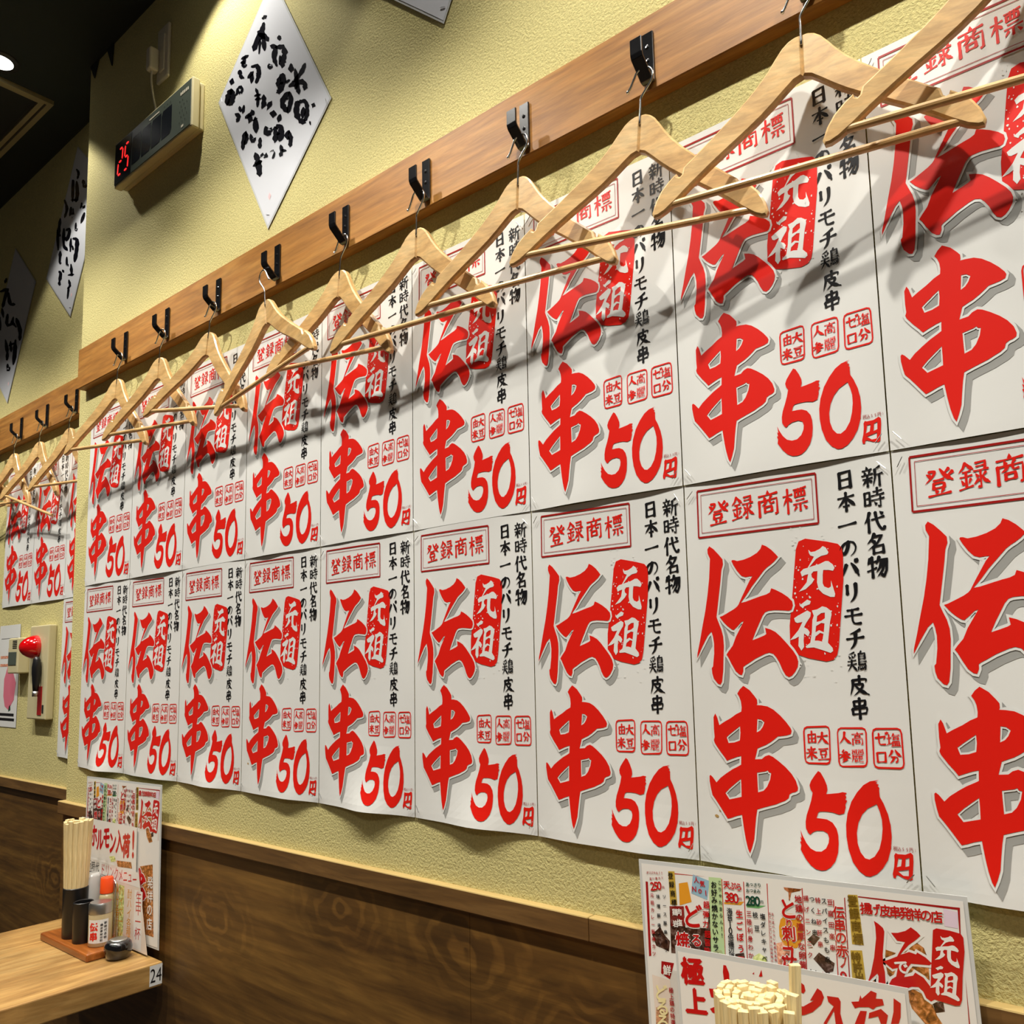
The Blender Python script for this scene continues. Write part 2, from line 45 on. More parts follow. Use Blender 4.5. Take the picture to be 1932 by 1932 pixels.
BRUSH1 = [[(0.72,2.536),(0.726,2.531),(0.729,2.532),(0.734,2.528),(0.736,2.529),(0.738,2.531),(0.739,2.533),(0.735,2.536),(0.73,2.539),(0.726,2.54),(0.724,2.538),(0.72,2.539)],[(0.729,2.525),(0.722,2.526),(0.72,2.522),(0.715,2.52),(0.713,2.516),(0.704,2.518),(0.705,2.512),(0.702,2.509),(0.698,2.506),(0.695,2.503),(0.692,2.499),(0.689,2.496),(0.685,2.494),(0.688,2.487),(0.69,2.481),(0.697,2.48),(0.705,2.479),(0.707,2.483),(0.709,2.487),(0.712,2.489),(0.717,2.491),(0.721,2.493),(0.726,2.495),(0.734,2.495),(0.73,2.504),(0.733,2.507),(0.732,2.514),(0.733,2.518)],[(0.706,2.511),(0.709,2.505),(0.714,2.5),(0.719,2.496),(0.723,2.491),(0.727,2.489),(0.73,2.487),(0.732,2.484),(0.735,2.481),(0.74,2.477),(0.747,2.473),(0.748,2.477),(0.748,2.481),(0.745,2.484),(0.741,2.488),(0.738,2.493),(0.732,2.499),(0.725,2.502),(0.72,2.506),(0.713,2.51)],[(0.724,2.504),(0.72,2.502),(0.719,2.499),(0.718,2.495),(0.721,2.49),(0.722,2.486),(0.721,2.482),(0.722,2.476),(0.724,2.471),(0.728,2.465),(0.732,2.46),(0.736,2.461),(0.738,2.465),(0.738,2.469),(0.738,2.474),(0.736,2.479),(0.734,2.484),(0.735,2.488),(0.732,2.493),(0.728,2.499)],[(0.716,2.496),(0.714,2.495),(0.709,2.49),(0.71,2.482),(0.71,2.474),(0.71,2.466),(0.712,2.463),(0.715,2.464),(0.717,2.47),(0.718,2.477),(0.721,2.484),(0.717,2.494)],[(0.781,2.469),(0.777,2.468),(0.775,2.467),(0.776,2.465),(0.776,2.463),(0.78,2.459),(0.785,2.455),(0.787,2.456),(0.791,2.457),(0.789,2.459),(0.789,2.462),(0.786,2.465)],[(0.75,2.463),(0.753,2.458),(0.756,2.453),(0.76,2.451),(0.76,2.45),(0.761,2.45),(0.762,2.448),(0.758,2.445),(0.757,2.441),(0.757,2.435),(0.76,2.428),(0.761,2.422),(0.768,2.415),(0.771,2.409),(0.777,2.404),(0.779,2.407),(0.777,2.412),(0.777,2.417),(0.774,2.422),(0.774,2.426),(0.776,2.429),(0.778,2.433),(0.777,2.439),(0.778,2.444),(0.774,2.451),(0.767,2.457),(0.762,2.46),(0.757,2.462)],[(0.767,2.45),(0.773,2.444),(0.779,2.441),(0.786,2.436),(0.79,2.435),(0.79,2.434),(0.793,2.434),(0.792,2.432),(0.791,2.429),(0.791,2.427),(0.795,2.422),(0.792,2.421),(0.789,2.418),(0.789,2.414),(0.786,2.412),(0.789,2.407),(0.786,2.404),(0.79,2.398),(0.793,2.393),(0.797,2.394),(0.803,2.394),(0.802,2.399),(0.807,2.399),(0.805,2.404),(0.808,2.406),(0.808,2.41),(0.807,2.415),(0.813,2.416),(0.811,2.421),(0.807,2.427),(0.803,2.432),(0.799,2.44),(0.79,2.444),(0.783,2.448),(0.777,2.449),(0.771,2.451)],[(0.787,2.424),(0.784,2.424),(0.782,2.42),(0.782,2.416),(0.782,2.411),(0.782,2.407),(0.785,2.404),(0.788,2.404),(0.789,2.408),(0.79,2.411),(0.791,2.415),(0.79,2.42)],[(0.748,2.426),(0.745,2.425),(0.743,2.424),(0.743,2.421),(0.744,2.418),(0.751,2.412),(0.758,2.41),(0.76,2.411),(0.763,2.411),(0.76,2.416),(0.76,2.418),(0.756,2.419),(0.75,2.422),(0.75,2.42),(0.749,2.42),(0.754,2.418),(0.758,2.415),(0.758,2.416),(0.757,2.418),(0.753,2.422)],[(0.645,2.487),(0.649,2.484),(0.657,2.481),(0.663,2.479),(0.669,2.478),(0.674,2.48),(0.675,2.481),(0.672,2.483),(0.663,2.487),(0.657,2.488),(0.651,2.489),(0.646,2.488)],[(0.662,2.485),(0.659,2.485),(0.654,2.483),(0.65,2.479),(0.648,2.475),(0.648,2.47),(0.656,2.462),(0.662,2.46),(0.666,2.46),(0.668,2.461),(0.67,2.463),(0.665,2.466),(0.661,2.468),(0.657,2.469),(0.657,2.469),(0.662,2.465),(0.663,2.466),(0.664,2.47),(0.665,2.475),(0.664,2.481)],[(0.643,2.479),(0.647,2.476),(0.651,2.472),(0.655,2.471),(0.658,2.47),(0.66,2.471),(0.663,2.473),(0.659,2.475),(0.654,2.479),(0.651,2.48),(0.647,2.481),(0.645,2.48)],[(0.641,2.466),(0.636,2.466),(0.634,2.464),(0.634,2.46),(0.639,2.455),(0.639,2.451),(0.643,2.446),(0.647,2.442),(0.652,2.441),(0.655,2.439),(0.66,2.438),(0.658,2.442),(0.655,2.444),(0.654,2.447),(0.652,2.448),(0.652,2.448),(0.649,2.451),(0.652,2.452),(0.651,2.456),(0.648,2.461)],[(0.683,2.45),(0.689,2.446),(0.694,2.444),(0.699,2.442),(0.702,2.441),(0.702,2.44),(0.701,2.44),(0.701,2.438),(0.705,2.434),(0.704,2.432),(0.705,2.429),(0.703,2.427),(0.704,2.424),(0.703,2.422),(0.704,2.418),(0.702,2.416),(0.7,2.413),(0.699,2.41),(0.702,2.406),(0.707,2.404),(0.711,2.405),(0.714,2.407),(0.715,2.41),(0.72,2.411),(0.72,2.414),(0.722,2.417),(0.721,2.421),(0.721,2.425),(0.719,2.429),(0.719,2.433),(0.715,2.438),(0.709,2.445),(0.701,2.448),(0.695,2.45),(0.69,2.451),(0.685,2.453)],[(0.672,2.431),(0.678,2.429),(0.684,2.428),(0.688,2.429),(0.693,2.43),(0.694,2.434),(0.694,2.437),(0.689,2.438),(0.682,2.441),(0.678,2.439),(0.674,2.438),(0.671,2.435)],[(0.69,2.434),(0.687,2.434),(0.682,2.432),(0.679,2.429),(0.681,2.423),(0.683,2.417),(0.685,2.414),(0.688,2.414),(0.693,2.416),(0.696,2.419),(0.695,2.424),(0.693,2.43)],[(0.616,2.46),(0.611,2.461),(0.607,2.46),(0.603,2.46),(0.602,2.458),(0.606,2.452),(0.609,2.447),(0.614,2.447),(0.621,2.446),(0.622,2.448),(0.62,2.452),(0.618,2.456)],[(0.632,2.403),(0.637,2.403),(0.641,2.405),(0.642,2.409),(0.641,2.414),(0.644,2.416),(0.646,2.416),(0.648,2.418),(0.65,2.419),(0.644,2.422),(0.641,2.424),(0.64,2.422),(0.643,2.417),(0.647,2.412),(0.651,2.407),(0.654,2.409),(0.657,2.411),(0.658,2.415),(0.656,2.419),(0.65,2.427),(0.639,2.431),(0.635,2.429),(0.631,2.429),(0.629,2.425),(0.629,2.421),(0.626,2.418),(0.626,2.414),(0.628,2.408)],[(0.613,2.437),(0.605,2.44),(0.599,2.441),(0.593,2.441),(0.595,2.435),(0.587,2.435),(0.588,2.429),(0.586,2.425),(0.585,2.421),(0.59,2.414),(0.595,2.408),(0.601,2.408),(0.606,2.41),(0.606,2.415),(0.606,2.419),(0.609,2.421),(0.607,2.426),(0.615,2.424),(0.616,2.427),(0.616,2.432)],[(0.609,2.44),(0.605,2.438),(0.604,2.434),(0.603,2.431),(0.607,2.427),(0.607,2.424),(0.605,2.423),(0.606,2.419),(0.601,2.42),(0.601,2.418),(0.599,2.419),(0.599,2.416),(0.597,2.416),(0.595,2.413),(0.593,2.41),(0.601,2.406),(0.606,2.403),(0.61,2.402),(0.617,2.399),(0.621,2.402),(0.626,2.403),(0.624,2.408),(0.628,2.41),(0.627,2.415),(0.625,2.42),(0.626,2.424),(0.621,2.429),(0.617,2.434)],[(0.697,2.381),(0.701,2.378),(0.706,2.376),(0.711,2.373),(0.716,2.372),(0.72,2.372),(0.722,2.373),(0.719,2.376),(0.714,2.378),(0.709,2.381),(0.704,2.382),(0.699,2.382)],[(0.703,2.396),(0.701,2.395),(0.701,2.39),(0.704,2.385),(0.706,2.381),(0.707,2.376),(0.707,2.371),(0.706,2.366),(0.705,2.361),(0.707,2.354),(0.709,2.351),(0.712,2.351),(0.716,2.355),(0.717,2.36),(0.716,2.366),(0.717,2.372),(0.715,2.377),(0.713,2.383),(0.712,2.387),(0.706,2.393)],[(0.7,2.372),(0.703,2.369),(0.709,2.366),(0.713,2.364),(0.718,2.363),(0.722,2.363),(0.724,2.364),(0.721,2.366),(0.716,2.37),(0.711,2.372),(0.706,2.374),(0.702,2.373)],[(0.732,2.369),(0.729,2.368),(0.723,2.365),(0.726,2.358),(0.723,2.354),(0.724,2.349),(0.723,2.345),(0.725,2.34),(0.727,2.335),(0.731,2.327),(0.745,2.323),(0.749,2.324),(0.751,2.325),(0.754,2.327),(0.756,2.329),(0.759,2.331),(0.762,2.333),(0.761,2.338),(0.761,2.342),(0.756,2.342),(0.748,2.344),(0.746,2.342),(0.742,2.341),(0.738,2.34),(0.735,2.339),(0.733,2.337),(0.732,2.336),(0.742,2.332),(0.743,2.329),(0.744,2.332),(0.745,2.335),(0.742,2.341),(0.743,2.345),(0.739,2.352),(0.742,2.356),(0.736,2.364)],[(0.823,2.389),(0.819,2.388),(0.817,2.385),(0.814,2.383),(0.814,2.38),(0.821,2.372),(0.824,2.368),(0.826,2.37),(0.833,2.37),(0.834,2.373),(0.83,2.379),(0.828,2.384)],[(0.87,2.366),(0.865,2.367),(0.86,2.366),(0.857,2.362),(0.853,2.361),(0.85,2.358),(0.847,2.355),(0.841,2.354),(0.835,2.353),(0.832,2.349),(0.832,2.345),(0.837,2.344),(0.845,2.343),(0.851,2.344),(0.855,2.347),(0.862,2.348),(0.867,2.35),(0.868,2.354),(0.871,2.357),(0.872,2.362)],[(0.837,2.372),(0.835,2.37),(0.833,2.364),(0.834,2.356),(0.837,2.347),(0.838,2.34),(0.839,2.333),(0.841,2.327),(0.841,2.322),(0.847,2.315),(0.851,2.311),(0.853,2.313),(0.856,2.317),(0.853,2.323),(0.852,2.329),(0.85,2.335),(0.848,2.343),(0.848,2.35),(0.846,2.358),(0.84,2.368)],[(0.815,2.344),(0.82,2.341),(0.827,2.339),(0.832,2.337),(0.838,2.334),(0.841,2.336),(0.846,2.334),(0.851,2.331),(0.856,2.33),(0.858,2.327),(0.859,2.328),(0.86,2.327),(0.862,2.325),(0.862,2.324),(0.864,2.323),(0.861,2.323),(0.862,2.32),(0.864,2.317),(0.866,2.312),(0.871,2.312),(0.874,2.312),(0.878,2.312),(0.876,2.316),(0.877,2.319),(0.875,2.323),(0.872,2.327),(0.867,2.332),(0.862,2.338),(0.855,2.34),(0.848,2.343),(0.842,2.345),(0.836,2.347),(0.829,2.35),(0.825,2.348),(0.82,2.348),(0.817,2.347)],[(0.847,2.339),(0.844,2.34),(0.84,2.339),(0.836,2.338),(0.834,2.336),(0.836,2.331),(0.837,2.328),(0.841,2.327),(0.846,2.327),(0.848,2.33),(0.848,2.333),(0.848,2.336)],[(0.783,2.38),(0.79,2.374),(0.794,2.372),(0.795,2.372),(0.794,2.372),(0.789,2.376),(0.79,2.376),(0.788,2.373),(0.788,2.371),(0.788,2.367),(0.787,2.364),(0.783,2.362),(0.779,2.36),(0.78,2.356),(0.779,2.356),(0.778,2.356),(0.776,2.357),(0.777,2.353),(0.774,2.351),(0.78,2.348),(0.785,2.343),(0.786,2.344),(0.79,2.344),(0.794,2.345),(0.8,2.345),(0.801,2.349),(0.803,2.353),(0.806,2.356),(0.808,2.359),(0.808,2.364),(0.806,2.369),(0.805,2.374),(0.797,2.382),(0.79,2.383),(0.787,2.384),(0.786,2.383)],[(0.787,2.379),(0.782,2.38),(0.776,2.379),(0.776,2.374),(0.772,2.372),(0.775,2.366),(0.777,2.362),(0.781,2.361),(0.788,2.362),(0.788,2.366),(0.792,2.369),(0.79,2.375)],[(0.804,2.357),(0.808,2.355),(0.812,2.353),(0.815,2.354),(0.818,2.353),(0.82,2.354),(0.821,2.356),(0.817,2.359),(0.813,2.36),(0.81,2.36),(0.806,2.361),(0.805,2.359)],[(0.786,2.364),(0.789,2.362),(0.793,2.359),(0.795,2.359),(0.797,2.358),(0.799,2.36),(0.8,2.361),(0.798,2.362),(0.794,2.365),(0.792,2.365),(0.789,2.367),(0.787,2.365)],[(0.822,2.332),(0.816,2.334),(0.808,2.337),(0.802,2.337),(0.798,2.335),(0.794,2.333),(0.789,2.332),(0.788,2.328),(0.789,2.324),(0.789,2.319),(0.79,2.313),(0.797,2.307),(0.8,2.301),(0.807,2.296),(0.815,2.291),(0.816,2.295),(0.816,2.301),(0.81,2.306),(0.809,2.311),(0.805,2.314),(0.804,2.317),(0.806,2.318),(0.808,2.319),(0.807,2.322),(0.81,2.323),(0.816,2.323),(0.819,2.325),(0.821,2.329)],[(0.817,2.334),(0.815,2.332),(0.816,2.329),(0.817,2.325),(0.817,2.322),(0.817,2.319),(0.817,2.316),(0.815,2.312),(0.815,2.307),(0.812,2.304),(0.812,2.301),(0.811,2.299),(0.812,2.296),(0.813,2.293),(0.815,2.289),(0.818,2.29),(0.822,2.29),(0.824,2.291),(0.825,2.293),(0.827,2.295),(0.828,2.299),(0.831,2.303),(0.832,2.307),(0.833,2.312),(0.831,2.317),(0.828,2.322),(0.826,2.326),(0.823,2.33)],[(0.805,2.322),(0.808,2.321),(0.811,2.319),(0.813,2.319),(0.815,2.318),(0.816,2.319),(0.817,2.321),(0.814,2.322),(0.811,2.324),(0.81,2.324),(0.808,2.324),(0.806,2.324)],[(0.848,2.301),(0.839,2.303),(0.836,2.3),(0.836,2.295),(0.833,2.291),(0.833,2.285),(0.836,2.279),(0.836,2.273),(0.842,2.267),(0.849,2.261),(0.851,2.254),(0.858,2.25),(0.862,2.246),(0.869,2.245),(0.875,2.244),(0.872,2.248),(0.869,2.254),(0.864,2.257),(0.861,2.26),(0.856,2.261),(0.856,2.265),(0.857,2.269),(0.852,2.274),(0.852,2.277),(0.853,2.281),(0.852,2.286),(0.855,2.289),(0.854,2.294)],[(0.847,2.298),(0.851,2.295),(0.857,2.29),(0.861,2.29),(0.865,2.288),(0.866,2.287),(0.866,2.287),(0.868,2.285),(0.869,2.282),(0.869,2.279),(0.871,2.275),(0.87,2.271),(0.869,2.267),(0.867,2.264),(0.869,2.26),(0.868,2.257),(0.866,2.255),(0.868,2.251),(0.869,2.248),(0.873,2.248),(0.878,2.248),(0.878,2.251),(0.88,2.253),(0.884,2.255),(0.883,2.26),(0.884,2.264),(0.882,2.27),(0.884,2.274),(0.881,2.279),(0.879,2.283),(0.876,2.287),(0.871,2.293),(0.865,2.296),(0.859,2.297),(0.854,2.3),(0.85,2.299)],[(0.866,2.28),(0.862,2.28),(0.858,2.277),(0.856,2.273),(0.857,2.268),(0.859,2.262),(0.862,2.258),(0.866,2.258),(0.869,2.261),(0.873,2.264),(0.872,2.269),(0.87,2.275)],[(0.899,2.273),(0.896,2.273),(0.892,2.274),(0.889,2.274),(0.89,2.272),(0.892,2.269),(0.893,2.265),(0.897,2.265),(0.9,2.264),(0.903,2.264),(0.902,2.267),(0.9,2.27)],[(0.885,2.244),(0.884,2.243),(0.883,2.241),(0.884,2.239),(0.885,2.237),(0.886,2.235),(0.888,2.233),(0.889,2.234),(0.889,2.236),(0.889,2.238),(0.889,2.24),(0.886,2.242)],[(0.644,2.385),(0.641,2.384),(0.639,2.382),(0.641,2.379),(0.64,2.377),(0.645,2.372),(0.648,2.369),(0.65,2.37),(0.654,2.371),(0.651,2.375),(0.652,2.377),(0.648,2.381)],[(0.661,2.379),(0.658,2.38),(0.655,2.377),(0.653,2.374),(0.651,2.371),(0.654,2.365),(0.656,2.362),(0.659,2.363),(0.664,2.364),(0.664,2.368),(0.665,2.372),(0.664,2.376)],[(0.626,2.377),(0.627,2.373),(0.63,2.369),(0.633,2.365),(0.635,2.364),(0.636,2.364),(0.638,2.363),(0.634,2.363),(0.631,2.362),(0.632,2.358),(0.632,2.355),(0.637,2.353),(0.643,2.352),(0.646,2.353),(0.647,2.357),(0.65,2.359),(0.647,2.365),(0.642,2.37),(0.637,2.373),(0.631,2.375)],[(0.665,2.348),(0.671,2.345),(0.679,2.343),(0.686,2.342),(0.692,2.342),(0.699,2.34),(0.701,2.344),(0.699,2.349),(0.696,2.351),(0.693,2.353),(0.688,2.357),(0.687,2.354),(0.686,2.353),(0.686,2.352),(0.685,2.353),(0.684,2.355),(0.683,2.352),(0.677,2.353),(0.671,2.353),(0.665,2.352)],[(0.68,2.351),(0.675,2.35),(0.674,2.344),(0.678,2.337),(0.678,2.331),(0.686,2.321),(0.701,2.315),(0.709,2.314),(0.713,2.314),(0.71,2.315),(0.706,2.317),(0.71,2.315),(0.708,2.313),(0.711,2.31),(0.708,2.309),(0.713,2.302),(0.707,2.301),(0.705,2.299),(0.705,2.295),(0.702,2.294),(0.7,2.293),(0.703,2.288),(0.705,2.283),(0.712,2.281),(0.718,2.28),(0.72,2.281),(0.722,2.284),(0.726,2.285),(0.728,2.288),(0.726,2.294),(0.735,2.294),(0.733,2.301),(0.733,2.306),(0.726,2.313),(0.724,2.319),(0.713,2.327),(0.701,2.332),(0.695,2.331),(0.692,2.331),(0.698,2.328),(0.7,2.327),(0.694,2.333),(0.693,2.338),(0.688,2.345)],[(0.703,2.335),(0.699,2.334),(0.696,2.328),(0.694,2.321),(0.695,2.313),(0.702,2.302),(0.707,2.297),(0.711,2.298),(0.717,2.304),(0.716,2.311),(0.713,2.32),(0.708,2.33)],[(0.671,2.319),(0.665,2.319),(0.659,2.318),(0.655,2.315),(0.656,2.31),(0.655,2.306),(0.652,2.302),(0.653,2.297),(0.652,2.292),(0.655,2.287),(0.659,2.282),(0.664,2.283),(0.667,2.286),(0.667,2.29),(0.67,2.293),(0.669,2.298),(0.67,2.301),(0.675,2.304),(0.675,2.308),(0.674,2.314)],[(0.668,2.319),(0.665,2.318),(0.666,2.314),(0.666,2.311),(0.67,2.306),(0.667,2.305),(0.669,2.302),(0.666,2.3),(0.662,2.299),(0.663,2.294),(0.664,2.291),(0.668,2.29),(0.675,2.29),(0.676,2.293),(0.678,2.295),(0.682,2.297),(0.679,2.303),(0.68,2.306),(0.676,2.311),(0.673,2.316)],[(0.686,2.306),(0.684,2.304),(0.683,2.301),(0.683,2.296),(0.686,2.291),(0.69,2.285),(0.702,2.28),(0.704,2.282),(0.707,2.283),(0.707,2.286),(0.708,2.289),(0.703,2.29),(0.698,2.292),(0.695,2.291),(0.693,2.292),(0.699,2.289),(0.699,2.289),(0.698,2.292),(0.695,2.297),(0.691,2.302)],[(0.768,2.319),(0.76,2.319),(0.755,2.32),(0.753,2.318),(0.756,2.314),(0.76,2.309),(0.765,2.303),(0.77,2.304),(0.776,2.304),(0.779,2.304),(0.778,2.307),(0.774,2.312)],[(0.791,2.3),(0.785,2.301),(0.782,2.3),(0.779,2.298),(0.778,2.296),(0.781,2.29),(0.783,2.286),(0.787,2.286),(0.793,2.286),(0.795,2.288),(0.795,2.291),(0.794,2.295)],[(0.739,2.299),(0.735,2.296),(0.734,2.293),(0.733,2.288),(0.734,2.283),(0.748,2.273),(0.76,2.271),(0.76,2.276),(0.766,2.276),(0.764,2.281),(0.762,2.286),(0.755,2.287),(0.748,2.289),(0.749,2.285),(0.744,2.286),(0.752,2.284),(0.761,2.28),(0.757,2.283),(0.752,2.288),(0.746,2.294)],[(0.771,2.284),(0.768,2.282),(0.764,2.28),(0.768,2.276),(0.767,2.273),(0.767,2.271),(0.768,2.266),(0.765,2.264),(0.764,2.26),(0.77,2.253),(0.772,2.248),(0.776,2.249),(0.783,2.25),(0.784,2.254),(0.782,2.259),(0.785,2.263),(0.783,2.267),(0.78,2.272),(0.782,2.275),(0.776,2.28)],[(0.771,2.281),(0.777,2.276),(0.783,2.271),(0.786,2.271),(0.787,2.271),(0.784,2.273),(0.783,2.273),(0.784,2.27),(0.783,2.267),(0.784,2.264),(0.781,2.262),(0.781,2.259),(0.781,2.255),(0.784,2.249),(0.788,2.244),(0.794,2.243),(0.8,2.244),(0.803,2.246),(0.805,2.249),(0.804,2.254),(0.805,2.258),(0.803,2.263),(0.802,2.268),(0.798,2.274),(0.789,2.28),(0.782,2.283),(0.778,2.285),(0.775,2.282)],[(0.778,2.263),(0.782,2.26),(0.785,2.259),(0.786,2.259),(0.789,2.258),(0.79,2.26),(0.791,2.261),(0.788,2.263),(0.784,2.265),(0.783,2.265),(0.78,2.266),(0.779,2.265)],[(0.822,2.253),(0.817,2.255),(0.813,2.255),(0.81,2.254),(0.807,2.253),(0.804,2.25),(0.807,2.245),(0.811,2.241),(0.814,2.237),(0.819,2.235),(0.823,2.233),(0.823,2.235),(0.822,2.239),(0.819,2.242),(0.817,2.244),(0.818,2.244),(0.817,2.245),(0.819,2.246),(0.822,2.247),(0.824,2.249)],[(0.82,2.252),(0.817,2.251),(0.816,2.247),(0.817,2.243),(0.816,2.24),(0.82,2.235),(0.819,2.233),(0.819,2.229),(0.817,2.226),(0.821,2.221),(0.823,2.218),(0.826,2.218),(0.831,2.219),(0.831,2.223),(0.832,2.226),(0.832,2.23),(0.834,2.234),(0.83,2.239),(0.828,2.244),(0.824,2.249)],[(0.793,2.237),(0.79,2.236),(0.789,2.233),(0.789,2.23),(0.79,2.227),(0.791,2.224),(0.791,2.222),(0.788,2.221),(0.787,2.22),(0.789,2.215),(0.791,2.212),(0.795,2.212),(0.8,2.211),(0.801,2.213),(0.801,2.216),(0.802,2.219),(0.802,2.222),(0.802,2.226),(0.8,2.23),(0.796,2.234)],[(0.795,2.224),(0.797,2.222),(0.8,2.219),(0.804,2.217),(0.807,2.216),(0.811,2.215),(0.814,2.215),(0.812,2.217),(0.809,2.22),(0.805,2.222),(0.802,2.224),(0.798,2.225)],[(0.722,2.283),(0.718,2.282),(0.715,2.279),(0.716,2.273),(0.713,2.27),(0.716,2.263),(0.721,2.259),(0.725,2.259),(0.729,2.262),(0.727,2.268),(0.729,2.272),(0.726,2.279)],[(0.704,2.259),(0.701,2.255),(0.699,2.252),(0.701,2.248),(0.702,2.244),(0.707,2.24),(0.703,2.237),(0.708,2.231),(0.706,2.228),(0.709,2.222),(0.711,2.218),(0.712,2.214),(0.711,2.21),(0.718,2.204),(0.723,2.199),(0.727,2.201),(0.732,2.203),(0.73,2.207),(0.73,2.211),(0.73,2.215),(0.731,2.219),(0.727,2.225),(0.729,2.229),(0.722,2.236),(0.723,2.24),(0.72,2.245),(0.717,2.249),(0.711,2.254)],[(0.697,2.232),(0.702,2.229),(0.711,2.227),(0.717,2.227),(0.725,2.225),(0.73,2.228),(0.731,2.23),(0.726,2.233),(0.717,2.236),(0.712,2.234),(0.704,2.236),(0.699,2.234)],[(0.733,2.246),(0.728,2.246),(0.723,2.245),(0.724,2.241),(0.722,2.239),(0.721,2.234),(0.729,2.227),(0.735,2.227),(0.74,2.226),(0.746,2.224),(0.751,2.225),(0.75,2.229),(0.751,2.232),(0.748,2.236),(0.745,2.241),(0.741,2.24),(0.737,2.239),(0.737,2.236),(0.734,2.235),(0.736,2.233),(0.738,2.231),(0.735,2.233),(0.735,2.235),(0.738,2.232),(0.737,2.232),(0.736,2.235),(0.739,2.237),(0.736,2.241)],[(0.769,2.237),(0.764,2.238),(0.759,2.238),(0.756,2.236),(0.754,2.234),(0.752,2.231),(0.752,2.227),(0.751,2.224),(0.753,2.22),(0.76,2.212),(0.77,2.211),(0.77,2.215),(0.771,2.218),(0.774,2.22),(0.775,2.223),(0.776,2.226),(0.775,2.229),(0.771,2.233),(0.768,2.237),(0.766,2.235),(0.762,2.234),(0.762,2.231),(0.763,2.229),(0.763,2.226),(0.763,2.223),(0.759,2.222),(0.754,2.223),(0.76,2.221),(0.765,2.217),(0.765,2.219),(0.764,2.222),(0.765,2.224),(0.766,2.226),(0.768,2.228),(0.77,2.23),(0.77,2.234)]]
